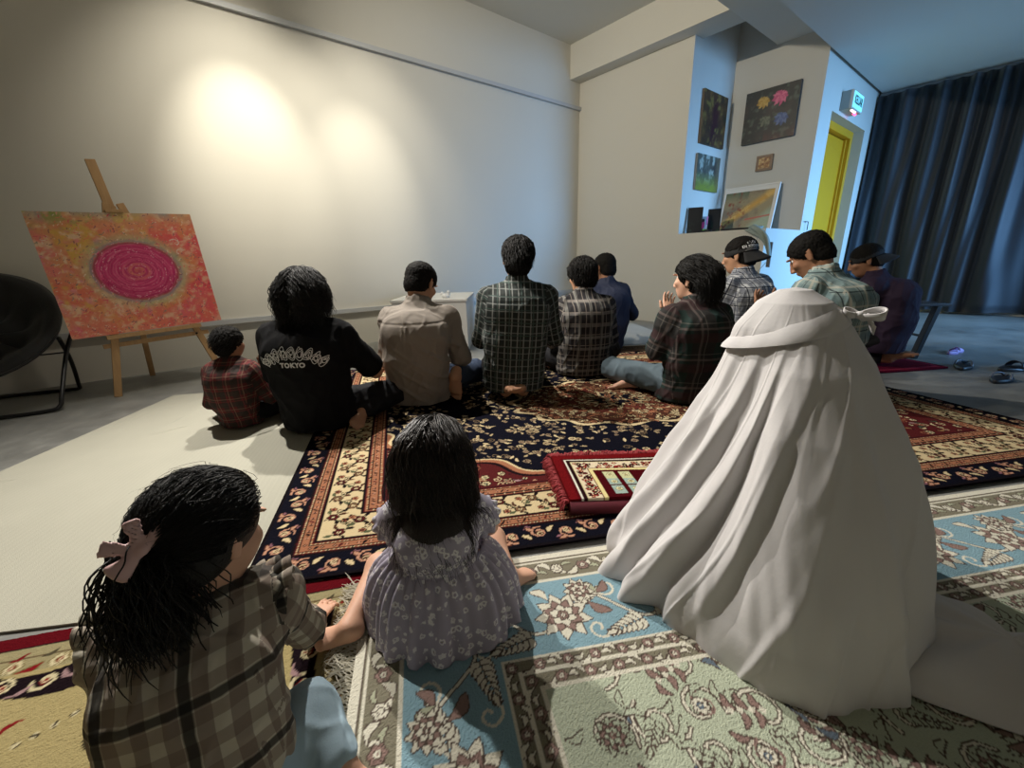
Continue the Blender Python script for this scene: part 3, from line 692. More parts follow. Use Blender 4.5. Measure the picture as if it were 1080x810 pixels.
def hand(F, w_, d, n, right, s=1., curl=.35, spread=.25, k=.006):
    d = nrm(d); n = nrm(np.array(n)-d*np.dot(n,d)); l = np.cross(d,n)*(1 if right else -1); w_ = np.array(w_,float)
    F.tube(w_-d*.03*s, w_+d*.02*s, (.027*s,.020*s),(.034*s,.017*s), l, k=.012)
    F.tube(w_+d*.015*s, w_+d*.085*s, (.034*s,.016*s),(.040*s,.012*s), l, k=.012)
    for i,(off,L,r) in enumerate(((.030,.070,.0088),(.010,.078,.0090),(-.011,.073,.0086),(-.030,.057,.0078))):
        a = w_+d*.086*s+l*off*s; dd = nrm(d+l*off*spread*10*.5); c = curl*(.8+.2*i)
        for j,f in enumerate((.45,.32,.23)):
            ang = c*(j+.4); v = nrm(dd*math.cos(ang)+n*math.sin(ang)); b = a+v*L*f*s
            F.tube(a,b,r*s*(1-.09*j),r*s*(.93-.09*j),k=.0035); a = b
    a = w_+d*.022*s+l*.026*s; b = a+nrm(l*.85+d*.65+n*.25)*.040*s; e = b+nrm(l*.35+d*.9+n*.35)*.036*s
    F.tube(a,b,.0125*s,.0105*s,k=.010); F.tube(b,e,.0105*s,.0085*s,k=.004)
def foot(F, A, t, u, s=1., k=.01):
    "A ankle, t toe direction, u up out of the instep"
    A = np.array(A,float); t = nrm(t); u = nrm(np.array(u)-t*np.dot(u,t)); l = np.cross(t,u)
    F.ell(A-t*.028*s-u*.030*s, (.034*s,.032*s,.034*s), k=.02)
    F.tube(A+t*.01*s-u*.018*s, A+t*.105*s-u*.046*s, (.034*s,.032*s),(.043*s,.017*s), l, k=.02)
    F.tube(A-t*.02*s-u*.05*s, A+t*.10*s-u*.052*s, (.028*s,.016*s),(.040*s,.014*s), l, k=.02)
    for i in range(5):
        o = (-.032+.016*i); a = A+t*(.110-.004*abs(i-1))*s-u*.053*s+l*o*s; L = (.050,.044,.040,.034,.028)[i]; r = (.0125,.0092,.0088,.0084,.0082)[i]
        F.tube(a,a+(t*L-u*.006)*s,r*s,r*s*.88,k=.005)
def head_sdf(F, H, R, s=1., child=False):
    P = lambda x,y,z: np.array(H)+R@np.array([x,y,z])*s
    e = lambda c,r,k=.02,op='u': F.ell(P(*c), np.array(r)*s, R, k, op)
    e((0,-.012,.035),(.074,.094,.082)); e((0,.025,-.02),(.062,.070,.075)); 
    e((0,.035,-.075),(.042,.048,.035) if not child else (.040,.040,.030),.03)
    if child: e((.033,.05,-.035),(.026,.026,.026)); e((-.033,.05,-.035),(.026,.026,.026))
    for sx in (1,-1):
        e((sx*.040,.068,-.012),(.019,.016,.015),.02)                   # cheek
        e((sx*.033,.094,.018),(.017,.014,.012),.012,'s')               # eye hollow
        e((sx*.034,.089,.036),(.022,.008,.006),.010)                   # brow
        F.tube(P(sx*.073,-.012,.020),P(sx*.073,-.006,-.028),(.008*s,.020*s),(.006*s,.012*s),R@np.array([1,0,0]),k=.006)   # ear
        F.tube(P(sx*.079,-.022,.026),P(sx*.078,-.018,-.012),.0055*s,.0045*s,k=.004)
        e((sx*.0115,.100,-.030),(.008,.009,.007),.006)
    F.tube(P(0,.090,.020),P(0,.108,-.024),.007*s,.0105*s,k=.010)
    e((0,.088,-.049),(.022,.012,.0055),.006); e((0,.086,-.058),(.019,.012,.006),.005)
    e((0,.098,-.0535),(.019,.006,.0012),.003,'s')
def uvmap(o, segs):
    "cloth coordinates in metres; segs: (a, b, right, radius, u0)"
    me = o.data; nl = len(me.loops); co = np.empty(len(me.vertices)*3); me.vertices.foreach_get('co',co); co = co.reshape(-1,3)
    li = np.empty(nl,np.int64); me.loops.foreach_get('vertex_index',li); ls = np.empty(len(me.polygons),np.int64); me.polygons.foreach_get('loop_start',ls)
    fc = co[li.reshape(-1,4)].mean(1); best = np.full(len(fc),1e9); UV = np.zeros((len(fc),4,2)); cor = co[li.reshape(-1,4)]
    for (a,b,right,rad,u0) in segs:
        a = np.array(a,float); b = np.array(b,float); t = nrm(b-a); L = np.linalg.norm(b-a); r = nrm(np.array(right)-t*np.dot(right,t)); f = np.cross(t,r)
        x = fc-a; al = x@t; h = np.clip(al,0,L); d = np.linalg.norm(x-h[:,None]*t,axis=1)-rad
        m = d<best; best[m] = d[m]
        a0 = np.arctan2(x@r,-(x@f) if True else 0)
        y = cor-a; ang = np.arctan2(y@r, -(y@f)); ang = a0[:,None]+(ang-a0[:,None]+PI)%(2*PI)-PI
        if u0 == 0.:
            fn = np.cross(cor[:,2]-cor[:,0],cor[:,3]-cor[:,1]); fn /= np.linalg.norm(fn,axis=1)[:,None]+1e-12
            side = np.abs(fn@r)>.80; U = np.where(side[:,None],-(y@f)*np.sign(fn@r)[:,None]+.03,y@r)
        else: U = ang*rad+u0
        Vv = y@t+u0*.37
        UV[m,:,0] = U[m]; UV[m,:,1] = Vv[m]
    l = me.uv_layers.new(name='cloth'); l.data.foreach_set('uv', UV.reshape(-1).astype(np.float32))
def fmesh(F, name, mat, parent=None, inv=None, T=None, smooth=True):
    V,Q = F.mesh(); 
    o = mk(name, V, Q, mat, parent, smooth); return o
# ---------------------------------------------------------------- hair made of locks
def locks(name, H, R, s, mat, parent, n, length, seed=1, flow='down', tie=None, wave=.0, wfreq=20, r=.0016, avoid=(), front=.035, spread=0., steps=18, cap=1.0, lift=.012, fall=1.0, colj=0):
    rs = np.random.RandomState(seed)
    d = rs.randn(n*6,3); d /= np.linalg.norm(d,axis=1)[:,None]
    ok = (d[:,2]>-.62)&(d[:,1] < .36+front*10*.0+.70*d[:,2])&~((np.abs(d[:,0])>.8)&(d[:,2]<-.05)&(d[:,1]>-.1))
    d = d[ok][:n]; n = len(d)
    rad = np.array([.074,.094,.082])*s; cen = np.array([0,-.012,.035])*s
    P = cen+d*(rad+.003*s)
    lay = rs.rand(n)[:,None]; outs = rad+ (.004+lift*lay)*s
    pts = [P.copy()]; st = (length*(.68+.42*rs.rand(n)))[:,None]/steps*s; phs = rs.rand(n)*6.28; side = np.sign(d[:,0]+.12*rs.randn(n))[:,None]
    up = R.T@np.array([0,0,1.]); vel = np.zeros((n,3))
    tied = np.zeros(n,bool); front_root = (d[:,1]>.02)[:,None]
    for k in range(steps):
        q = (P-cen)/outs; rr_ = np.linalg.norm(q,axis=1)[:,None]; N = q/outs; N /= np.linalg.norm(N,axis=1)[:,None]
        if flow == 'tie' :
            tgt = np.array(tie)*s-P; dist = np.linalg.norm(tgt,axis=1); tied |= dist<.02*s+.01
            g = np.where(tied[:,None], -up*1.0, tgt/(dist[:,None]+1e-6))
        else:
            g = -up*np.ones((n,1)); 
            if flow == 'down' and front_root.any(): g = g+np.where((rr_<1.16)&front_root, side*np.array([[.45,0,0]])+np.array([[0,-1.5,.1]]), 0)
            if flow == 'part': g = g+np.where(rr_<1.25, side*np.array([[.55,0,0]])+np.array([[0,-.45,0]]), 0)
            if flow == 'back': g = g+np.where((rr_<1.25), np.array([[0,-1.1,.25]]), 0)
        vel = .45*vel+.55*g+ .12*rs.randn(n,3)*spread
        dirn = vel-(N*np.sum(vel*N,1)[:,None])*((rr_<1.06)&(np.sum(vel*N,1)[:,None]<0))
        dirn /= np.linalg.norm(dirn,axis=1)[:,None]+1e-9
        P = P+dirn*st
        if wave:
            a = phs+k*wfreq/steps; amp = wave*s*min(1,k/5); P = P+amp*(.4+k/steps)*np.stack([np.cos(a),np.sin(a)*.6,.3*np.sin(a*1.3)],-1)
        q = (P-cen)/outs; rr_ = np.linalg.norm(q,axis=1); m = rr_<1; P[m] = cen+q[m]/rr_[m][:,None]*outs[m]
        for (c,ra) in avoid:
            v = P-np.array(c)*s; dd = np.linalg.norm(v,axis=1); m = dd<ra*s; P[m] = np.array(c)*s+v[m]/dd[m][:,None]*ra*s
        pts.append(P.copy())
    T = np.stack(pts,1); K = steps+1
    T = np.array(H)+T@R.T
    tan = np.gradient(T,axis=1); tan /= np.linalg.norm(tan,axis=2)[...,None]+1e-9
    ref = nrm(rs.randn(3)); X = np.cross(tan,ref); X /= np.linalg.norm(X,axis=2)[...,None]+1e-9; Y = np.cross(tan,X)
    prof = r*s*(1-np.linspace(0,1,K)**2.2*.85)[None,:,None]*(.6+.8*rs.rand(n))[:,None,None]
    V = np.stack([T+prof*(math.cos(a)*X+math.sin(a)*Y) for a in (0,2*PI/3,4*PI/3)],2)   # n,K,3,3
    base = (np.arange(n)[:,None]*K+np.arange(K-1)[None,:])*3
    Q = np.concatenate([np.stack([base+a,base+b,base+3+b,base+3+a],-1).reshape(-1,4) for a,b in ((0,1),(1,2),(2,0))])
    return mk(name, V.reshape(-1,3), Q, mat, parent, True)
def skinmat(name, c, lip=None):
    nt = NT(name); f = noise(nt, 9, 4); 
    nt.set(Base_Color=nt.mix(f,[v*.86 for v in c],[min(1,v*1.1) for v in c]), Roughness=.55)
    nt.b.inputs['Subsurface Weight'].default_value = .06; nt.b.inputs['Subsurface Radius'].default_value = (.01,.004,.002); nt.b.inputs['Specular IOR Level'].default_value=.35
    nt.bump(noise(nt,160,3),.12,.001); return nt.m
SK1 = skinmat('tan_skin', (.50,.27,.16)); SK2 = skinmat('brown_skin', (.33,.16,.09)); SK3 = skinmat('light_skin', (.66,.38,.26))
HAIR = plain('black_hair', (.010,.009,.008), .55, spec=.3, nscale=60, namt=.4, bump=.6, bscale=260, bdist=.004); HAIRC = plain('cropped_black_hair', (.007,.006,.005), .75, spec=.12, bump=.6, bscale=300, bdist=.003); HAIR2 = plain('dark_brown_hair', (.018,.011,.008), .45, spec=.4)
# ---------------------------------------------------------------- seated people; local frame: x right, y the way they face
def seated(label, loc, az, s, skin, shirt=None, pants=None, style='cross', head=(0,10,0), hair='short', lean=0., slouch=.03, arms='dua', J=None,
           sleeve='long', collar=True, h=.006, wrinkle=.006, wseed=1, girth=1., name='person', category='person', group=None, tuck=.0, ears=True, shirt_len=.0, headoff=(0,0,0), child=False, fold=None, sidebend=0., hs=1.07, skirt=None, sleeve_end=.06):
    z0 = {'cross':.105,'seiza':.205,'side':.11,'wsit':.085}[style]
    D = {'P':(0,0,z0),'W':(sidebend*.4,-.05-slouch*.6+lean*.3,z0+.17),'C':(sidebend*.8,-.045-slouch+lean*.65,z0+.33),'N':(sidebend,-.01+slouch*.3+lean,z0+.485)}
    N = np.array(D['N']); D['H'] = tuple(N+np.array([sidebend*.2,.035+lean*.25+.0012*head[1],.136-.0008*head[1]])+np.array(headoff))
    C_ = np.array(D['C'])
    D['SL'] = tuple(N+np.array([-.165*girth,-.015,-.078])); D['SR'] = tuple(N+np.array([.165*girth,-.015,-.078]))
    if arms == 'dua':
        for q,sx in (('L',-1),('R',1)):
            D['E'+q] = tuple(np.array(D['S'+q])+np.array([sx*.060,.06,-.250])); D['K'+q] = tuple(np.array(D['E'+q])+np.array([-sx*.13,.19,.10]))
            D['D'+q] = (-sx*.25,.55,.75); D['Q'+q] = (0,-.8,.55)
    elif arms == 'lap':
        for q,sx in (('L',-1),('R',1)):
            D['E'+q] = tuple(np.array(D['S'+q])+np.array([sx*.07,.03,-.27])); D['K'+q] = tuple(np.array(D['E'+q])+np.array([-sx*.06,.20,-.06]))
            D['D'+q] = (-sx*.2,.9,-.25); D['Q'+q] = (0,-.2,-1)
    for q,sx in (('L',-1),('R',1)):
        if style == 'cross':
            D['G'+q] = (sx*.09,.02,z0); D['B'+q] = (sx*.33,.30,.115); D['A'+q] = (-sx*.10,.33 if sx<0 else .27,.065); D['T'+q] = (-sx*.9,-.35,-.05); D['U'+q] = (0,.5,.8)
        elif style == 'seiza':
            D['G'+q] = (sx*.09,.03,z0); D['B'+q] = (sx*.15,.44,.075); D['A'+q] = (sx*.055,-.085,.050); D['T'+q] = (-sx*.35,-1,-.05); D['U'+q] = (sx*.2,0,-1)
        elif style == 'wsit':
            D['G'+q] = (sx*.09,.02,z0); D['B'+q] = (sx*.20,.36,.075); D['A'+q] = (sx*.25,.0,.05); D['T'+q] = (sx*.8,-.5,0); D['U'+q] = (0,.3,.9)
    if J: D.update(J)
    D = {k:(np.array(v,float)*s if k[0] not in 'DQTU' else np.array(v,float)) for k,v in D.items()}
    pts = np.array([v for k,v in D.items() if k[0] not in 'DQTU']); lo = pts.min(0)-.22*s; hi = pts.max(0)+.22*s; lo[2] = -.003
    R = rot_to(*head); X = (1,0,0)
    # ---- body
    F = Field(lo,hi,h)
    F.tube(D['P'],D['W'],(.150*s,.10*s),(.125*s,.085*s),X,k=.03); F.tube(D['W'],D['C'],(.125*s,.085*s),(.145*s,.095*s),X,k=.04); F.tube(D['C'],D['N']-[0,0,.05*s],(.145*s,.09*s),(.12*s,.06*s),X,k=.04)
    F.tube(D['N']-[0,0,.03*s],D['H']-R@np.array([0,.03,.04])*s,.052*s,.054*s*(hs*.5+.5),k=.03)
    head_sdf(F,D['H'],R,s*hs,child)
    for q,rt in (('L',False),('R',True)):
        F.tube(D['N']-[0,0,.045*s],D['S'+q],.040*s,.045*s,k=.03)
        F.tube(D['S'+q],D['E'+q],.048*s,.037*s,k=.015); F.tube(D['E'+q],D['K'+q],.038*s,.025*s,k=.012)
        hand(F,D['K'+q],D['D'+q],D['Q'+q],rt,s)
        F.tube(D['G'+q],D['B'+q],.078*s,.056*s,k=.03); F.tube(D['B'+q],D['A'+q],.055*s,.034*s,k=.02)
        foot(F,D['A'+q],D['T'+q],D['U'+q],s)
    F.F[:,:,0] = .01
    body = fmesh(F,name,skin); body.location = tuple(loc); body.rotation_euler = (0,0,-math.radians(az))
    tag(body,label,category,group)
    # eyes
    for sx in (1,-1):
        m = MB(); c = D['H']+R@np.array([sx*.033,.0675,.018])*s*hs
        bm = bmesh.new(); bmesh.ops.create_uvsphere(bm,u_segments=12,v_segments=8,radius=.011*s*hs); V=[tuple(np.array(v.co[:])+c) for v in bm.verts]; Fc=[tuple(v.index for v in f.verts) for f in bm.faces]; bm.free()
        e_ = mk('eye',V,Fc,M['eyew'],body,True)
        bm = bmesh.new(); bmesh.ops.create_uvsphere(bm,u_segments=10,v_segments=6,radius=.0058*s*hs); V=[tuple(np.array(v.co[:])*1.0+c+R@np.array([0,.006,0])*s*hs) for v in bm.verts]; Fc=[tuple(v.index for v in f.verts) for f in bm.faces]; bm.free()
        mk('iris',V,Fc,M['iris'],e_,True)
    # ---- shirt
    if shirt is not None:
        F = Field(lo,hi,h); g = girth
        P0 = D['P']+np.array([0,-.005,-.045-shirt_len])*s
        F.tube(P0,D['W'],(.190*s*g,.150*s),(.178*s*g,.125*s),X,k=.05); F.tube(D['W'],D['C'],(.178*s*g,.125*s),(.180*s*g,.118*s),X,k=.05)
        F.tube(D['C'],D['N']-[0,.0,.095*s],(.182*s*g,.116*s),(.168*s*g,.094*s),X,k=.08)
        F.tube(D['N']-[0,.0,.085*s],D['N']-[0,0,.01*s],(.150*s,.092*s),(.066*s,.064*s),X,k=.07)
        for q,sx in (('L',-1),('R',1)):
            F.tube(D['N']-[0,0,.055*s],D['S'+q],.056*s,.060*s,k=.06)
            S_,E_,K_ = D['S'+q],D['E'+q],D['K'+q]
            if sleeve == 'long':
                F.tube(S_,E_,.062*s,.056*s,k=.045); F.tube(E_,K_-(K_-E_)*sleeve_end,.056*s,.040*s,k=.018)
            elif sleeve == 'half':
                F.tube(S_,S_+(E_-S_)*.80,.064*s,.066*s,k=.045)
        if collar:
            base = D['N']+np.array([0,.005,.0])*s; ax_ = nrm(D['H']-D['N'])
            rr_ = [base+np.array([math.cos(a)*.064,math.sin(a)*.062,.012-.018*math.sin(a)])*s for a in np.linspace(PI*.62,PI*2.38,12)]
            for k in range(11): F.tube(rr_[k]+ax_*.012*s,rr_[k+1]+ax_*.012*s,(.0065*s,.0185*s),(.0065*s,.0185*s),nrm(rr_[k]-base),k=.006)
        # hem stays above the floor, folds on the surface
        I,Pn = F.near(.035*s)
        Q = Pn/s
        wv = vnoise(np.stack([Q[:,0]*9+Q[:,2]*3,Q[:,1]*9,Q[:,2]*4.5-Q[:,0]*2],-1),wseed)
        wv2 = vnoise(np.stack([Q[:,0]*20-Q[:,2]*9,Q[:,1]*20,Q[:,2]*9+Q[:,0]*7],-1),wseed+5)
        rdg = np.clip(1-np.abs(wv-.5)*5,0,1)**1.5; rdg2 = np.clip(1-np.abs(wv2-.5)*5,0,1)**1.5
        for q in 'LR':   # gathers round the elbows and armpits
            for jn,wt in (('E',1.),('S',.35)):
                dj = np.linalg.norm(Pn-D[jn+q],axis=1)/s; rdg2 = rdg2+np.clip(1-dj/.14,0,1)*wt*np.sin(dj*150+wv*9)*.6
        lowf = np.clip(1-(Q[:,2]-.05)/.35,0,1)
        dF = -(rdg*1.25+rdg2*.7*(1+lowf))*wrinkle*s*(.8+.2*g)
        if fold is not None: dF = dF+fold(Pn/s)*s
        F.F[I] += dF.astype(np.float32)
        if D['P'][2]-(.045+shirt_len)*s > .0: F.cut((0,0,max(.012,D['P'][2]-(.10+shirt_len)*s)),(0,0,-1))
        so = fmesh(F,'shirt',shirt,body)
        segs = [(P0,D['N'],X,.16*s,0.)]
        for q,u0 in (('L',.31),('R',.47)): segs += [(D['S'+q],D['E'+q],(0,-1,0) if q=='L' else (0,1,0),.055*s,u0),(D['E'+q],D['K'+q],(0,-1,0) if q=='L' else (0,1,0),.048*s,u0)]
        uvmap(so,segs)
    # ---- trousers
    if pants is not None:
        F = Field(lo,hi,h*1.15)
        F.tube(D['P']+np.array([0,-.01,-.0])*s,D['P']+np.array([0,-.015,.06])*s,(.168*s*girth,.125*s),(.150*s*girth,.110*s),X,k=.04)
        for q in 'LR':
            F.tube(D['G'+q],D['B'+q],.094*s,.074*s,k=.04)
            F.tube(D['B'+q],D['A'+q]+(D['B'+q]-D['A'+q])*.16,.073*s,.054*s,k=.025)
        I,Pn = F.near(.03*s); Q = Pn/s; wv = vnoise(Q*np.array([13,13,20]),wseed+9); F.F[I] -= (np.clip(1-np.abs(wv-.5)*4.5,0,1)**1.5*.007*s).astype(np.float32)
        F.F[:,:,0] = .01
        po = fmesh(F,'trousers',pants,body)
        uvmap(po,[(D['G'+q],D['B'+q],(0,0,1),.08*s,0) for q in 'LR']+[(D['B'+q],D['A'+q],(0,0,1),.06*s,0) for q in 'LR'])
    # ---- hair
    s0_ = s; s = s*hs
    def hcap(t, front, low, amp, fr, name_='hair', mat=HAIRC, hh=.0045, zs=0.):
        H = D['H']; F = Field(H-.17*s,H+.17*s,hh)
        F.ell(H+R@np.array([0,-.012,.035])*s,np.array([.074+t,.094+t,.082+t])*s,R,.01)
        F.ell(H+R@np.array([0,-.045,-.02])*s,np.array([.062+t,.055+t,.065+t*.5])*s,R,.02)
        F.ell(H+R@np.array([0,-.01,.045])*s,np.array([.077+t,.088+t,.070+t])*s,R,.02)
        F.cut(H+R@np.array([0,front,0])*s,R@np.array([0,1,-.85])); F.cut(H+R@np.array([0,0,low])*s,R@np.array([0,.35,-1]))
        I,Pn = F.near(.02); L = (Pn-H)@R/s; a = np.arctan2(L[:,0],L[:,1]+.02); rr_ = np.linalg.norm(L,axis=1)
        F.F[I] += ((vnoise(np.stack([a*fr*.35,L[:,2]*fr*1.2,L[:,1]*fr*.9],-1),wseed+3)-.5)*amp*s).astype(np.float32)
        F.F[I] += ((vnoise(L*150,wseed+4)-.5)*amp*.6*s).astype(np.float32); return fmesh(F,name_,mat,body)
    if hair == 'short': hcap(.011,.030,-.075,.014,90); locks('hair_strands',D['H'],R,s,HAIR,body,900,.055,wseed,'back',r=.0012,lift=.014,steps=8,spread=.9)
    elif hair == 'fade': hcap(.0045,.030,-.048,.006,90)
    elif hair == 'curly':
        hcap(.016,.030,-.065,.022,70); locks('hair_strands',D['H'],R,s,HAIR,body,1100,.07,wseed,'down',wave=.004,wfreq=16,r=.0014,lift=.022,steps=12,spread=1.5)
    elif hair == 'slick':
        hcap(.012,.034,-.085,.018,40); locks('hair_strands',D['H'],R,s,HAIR,body,1500,.17,wseed,'back',wave=.0035,wfreq=9,r=.0019,lift=.018,steps=14,spread=.5,avoid=(((0,-.03,-.10),.064),))
    elif hair == 'long':
        hcap(.012,.036,-.085,.012,30); locks('hair_strands',D['H'],R,s,HAIR,body,3200,.185,wseed,'part',wave=.005,wfreq=11,r=.0021,lift=.020,steps=18,spread=1.2,avoid=(((0,-.02,-.11),.095),((0,-.02,-.21),.15)))
    s = s0_
    return body, D, R
def placed(o, v): return v
# ================================================================ easel with its canvas
pa = nrm([0.660,0.751,0.040]); pb = -nrm(np.array([0.09,-0.06,-0.99])); BLc = np.array([-2.88,2.67,.42])
pa = nrm(np.array([-2.32,3.30,.452])-BLc); pb = nrm(np.array([-2.94,2.71,1.21])-BLc); pb = nrm(pb-pa*np.dot(pa,pb)); pn = nrm(np.cross(pa,pb)) # pn faces the room
def pp(a,b,c=0): return BLc+pa*a+pb*b+pn*c
def swirl():
    W,H,res = .84,.79,.0045
    A = Art(W,H,res,(.93,.62,.45)); X,Y = A.X,A.Y
    wx = X+.03*(n2(X,Y,9,1)-.5)*2; wy = Y+.03*(n2(X,Y,9,2)-.5)*2
    a = n2(wx,wy,6,3,4); b = n2(wx,wy,9,5,4); c = n2(wx*1.3,wy,16,6,4); d = n2(wx,wy,30,8,3)
    def mixc(mask, col): 
        m = np.clip(mask,0,1)[...,None]; A.C[:] = A.C*(1-m)+lin(col)*m
    mixc((a-.47)*7,(.96,.42,.38)); mixc((b-.54)*8,(.93,.72,.36)); mixc((c-.58)*9,(.95,.55,.62)); mixc((.40-b)*8,(.96,.55,.50)); mixc((d-.62)*7,(.97,.85,.72))
    mixc((X/W-.55)*1.9*(c+.4),(.96,.33,.40)); mixc((.34-Y/H)*1.8*(b+.5),(.96,.40,.42)); mixc((Y/H-.80)*4*(a),(.88,.76,.45)); mixc(np.clip((Y/H-.9)*9,0,1)*np.clip((.6-a)*4,0,1),(.58,.64,.62))
    mixc(np.clip((Y/H-.82)*6,0,1)*np.clip((c-.48)*8,0,1)*((X/W)<.35),(.62,.66,.35))
    cx,cy = .44,.405; r = np.hypot((X-cx)/.215,(Y-cy)/.185); th_ = np.arctan2(Y-cy,X-cx); r = r+.03*(n2(X,Y,14,9)-.5)*2
    ring = np.exp(-((r-1.18)/.17)**2); mixc(ring*(.25+b),(.80,.76,.58)); mixc(np.exp(-((r-1.10)/.06)**2)*(a+.15),(.60,.55,.62)); mixc(ring*np.clip((c-.55)*5,0,1)*.6,(.52,.60,.52))
    ins = np.clip((1.03-r)*14,0,1); mixc(ins,(.87,.22,.47))
    sp = .5+.5*np.sin(r*34+th_*1+9*n2(X,Y,9,4)); fine = .5+.5*np.sin(r*75+th_*3+9*n2(X,Y,11,12))
    mixc(ins*np.clip(sp-.5,0,1)*.9,(.93,.42,.60)); mixc(ins*(fine-.72)*2.2*(d+.2),(.96,.62,.70)); mixc(ins*np.clip(.3-sp,0,1)*1.3,(.74,.16,.40)); mixc(np.clip((.42-r)*4,0,1)*(sp*.8),(.93,.58,.45)); mixc(np.clip((.16-r)*8,0,1)*.7,(.86,.36,.42))
    mixc(np.exp(-((r-1.02)/.035)**2)*.8,(.66,.13,.33)); mixc(ins*(np.sin(th_)<-.2)*np.clip((r-.6)*3,0,1)*.3,(.62,.10,.30))
    mixc(np.clip((d-.48)*3.5,0,1)*.5*(r>1.12),(.97,.80,.64)); mixc(np.clip((a-.5)*4,0,1)*.35*(r>1.12)*(X/W<.6),(.95,.80,.50))
    rr = random.Random(5)
    for i in range(1100):
        x,y = rr.uniform(0,W),rr.uniform(0,H); q = math.hypot((x-cx)/.215,(y-cy)/.185)
        if q<1.1:
            t = math.atan2(y-cy,x-cx)+PI/2; A.leaf(x,y,rr.uniform(.015,.045),.003,t+rr.gauss(0,.15),rr.choice([(.97,.75,.80),(.75,.15,.38),(.93,.35,.55),(.96,.55,.66)]),None,.08)
        else: A.leaf(x,y,rr.uniform(.01,.04),rr.uniform(.002,.0045),rr.uniform(0,6.28),rr.choice([(.97,.88,.78),(.55,.30,.40),(.96,.50,.42),(.98,.80,.55),(.93,.35,.45),(.60,.55,.50),(.97,.7,.6)]),None,.2)
    A.spiral(.705,.52,.03,.5,1,.006,(.97,.85,.78),None,.6); A.spiral(.70,.585,.035,2.5,-1,.006,(.97,.85,.80),None,.6)
    return A
A = swirl()
pt = empty('canvas_painting', pp(.42,0), 0, 'large abstract canvas with a pink rose-like swirl on orange, resting on the easel','painting')
def rel(o, root): o.parent = root; o.matrix_parent_inverse = Matrix.Translation(root.location).inverted(); return o
o = A.mesh('painted_face', pp(0,0,.022), pa, pb, .003, M['paint']); rel(o,pt)
m = MB(); m.box(pp(.42,.395,.009),(.84,.79,.022),np.array([pa,pb,pn]).T); rel(m.build('stretcher_canvas',plain('canvas_edge',(.75,.62,.5),.8),None),pt)
ea = empty('easel', (-2.62,2.98,0), 0, 'tall light pine easel standing by the left wall holding the pink canvas','easel')
def bar(name,a,b,wx=.035,wy=.022,mat='pine'):
    m = MB(); m.beam(a,b,wx,wy,up=pn); return rel(m.build(name,M[mat],None,bevel=.002),ea)
off = -.035
bar('leg',np.array([-2.762,2.735,0.])+pn*off*.3,pp(.40,.86,off),.042,.026); bar('leg',np.array([-2.33,3.22,0.])+pn*off*.3,pp(.47,.86,off),.042,.026)
bar('mast',pp(.46,.02,off+.0),pp(.395,1.13,off),.052,.022)
bar('rear_leg',np.array([-3.02,3.33,0.]),pp(.43,.85,off-.03),.036,.024)
bar('crossbar',pp(.13,-.075,-.018),pp(.74,-.075,-.018),.03,.02)
bar('canvas_ledge',pp(.16,-.018,.004),pp(.70,-.018,.004),.028,.05)
m = MB(); m.box(pp(.42,.80,.005),(.09,.02,.06),np.array([pa,pb,pn]).T); rel(m.build('top_clamp',M['pine'],None,bevel=.002),ea)
for t in (.2,.66):
    m = MB(); m.tube([pp(t,-.075,-.03),pp(t,-.075,.0)],.008,8); rel(m.build('bolt',M['darkmetal'],None),ea)
# ================================================================ saucer chair at the left edge
ch = empty('saucer_chair',(-3.27,2.50,0),0,'black padded folding saucer chair at the left edge beside the easel','chair')
cc = np.array([-3.42,2.58,.52]); cn = nrm([.30,-.62,.72]); cx_ = nrm(np.cross((0,0,1),cn)); cy_ = np.cross(cn,cx_); RR = .43
m = MB(); m.tube([cc+cx_*RR*math.cos(a)+cy_*RR*math.sin(a) for a in np.linspace(0,2*PI,48,endpoint=False)],.013,8,closed=True); rel(m.build('seat_ring',M['black'],None,smooth=True),ch)
V=[];nr,na=22,72
for i in range(nr+1):
    r=i/nr
    for k in range(na):
        a=2*PI*k/na; dz=-.17*(1-r**2)+.018*math.cos(a*8)*math.sin(PI*r)+.022*math.sin(r*PI*3)*(r>.05)+.03*max(0,1-abs(r-.93)/.07)
        V.append(cc+cx_*RR*1.02*r*math.cos(a)+cy_*RR*1.02*r*math.sin(a)+cn*(dz+.012))
Fq=[(i*na+k,i*na+(k+1)%na,(i+1)*na+(k+1)%na,(i+1)*na+k) for i in range(nr) for k in range(na)]
o=mk('seat_pad',V,Fq,M['blackcloth'],None,True); s_=o.modifiers.new('thick','SOLIDIFY'); s_.thickness=.03; rel(o,ch)
def loopleg(name,pts):
    m=MB(); m.tube(spline(pts,8),.0125,8); rel(m.build(name,M['black'],None,smooth=True),ch)
rimR=cc+cx_*RR
loopleg('leg',[(-3.03,2.86,.50),(-3.00,2.72,.33),(-2.90,2.52,.10),(-2.885,2.47,.03),(-2.93,2.42,.014),(-3.15,2.30,.014),(-3.45,2.14,.014),(-3.60,2.10,.05),(-3.58,2.25,.3),(-3.52,2.35,.42)])
loopleg('leg',[(-3.02,2.72,.43),(-3.10,2.82,.25),(-3.19,2.90,.06),(-3.22,2.92,.02),(-3.30,2.90,.014),(-3.55,2.80,.014),(-3.80,2.72,.014),(-3.86,2.66,.06),(-3.80,2.55,.3),(-3.74,2.45,.5)])
m=MB(); m.tube([(-3.0,2.72,.33),(-3.55,2.28,.33)],.006,6); rel(m.build('cross_brace',M['darkmetal'],None,smooth=True),ch)
# ================================================================ white bench block behind the front row
m=MB(); m.box((-.78,4.42,.255),(.72,.88,.51)); m.box((-.78,4.42,.50),(.74,.90,.025))
o=m.build('plinth',M['white'],None,bevel=.004); tag(o,'low white display plinth by the wall, seen between the grey and dark checked shirts','plinth')
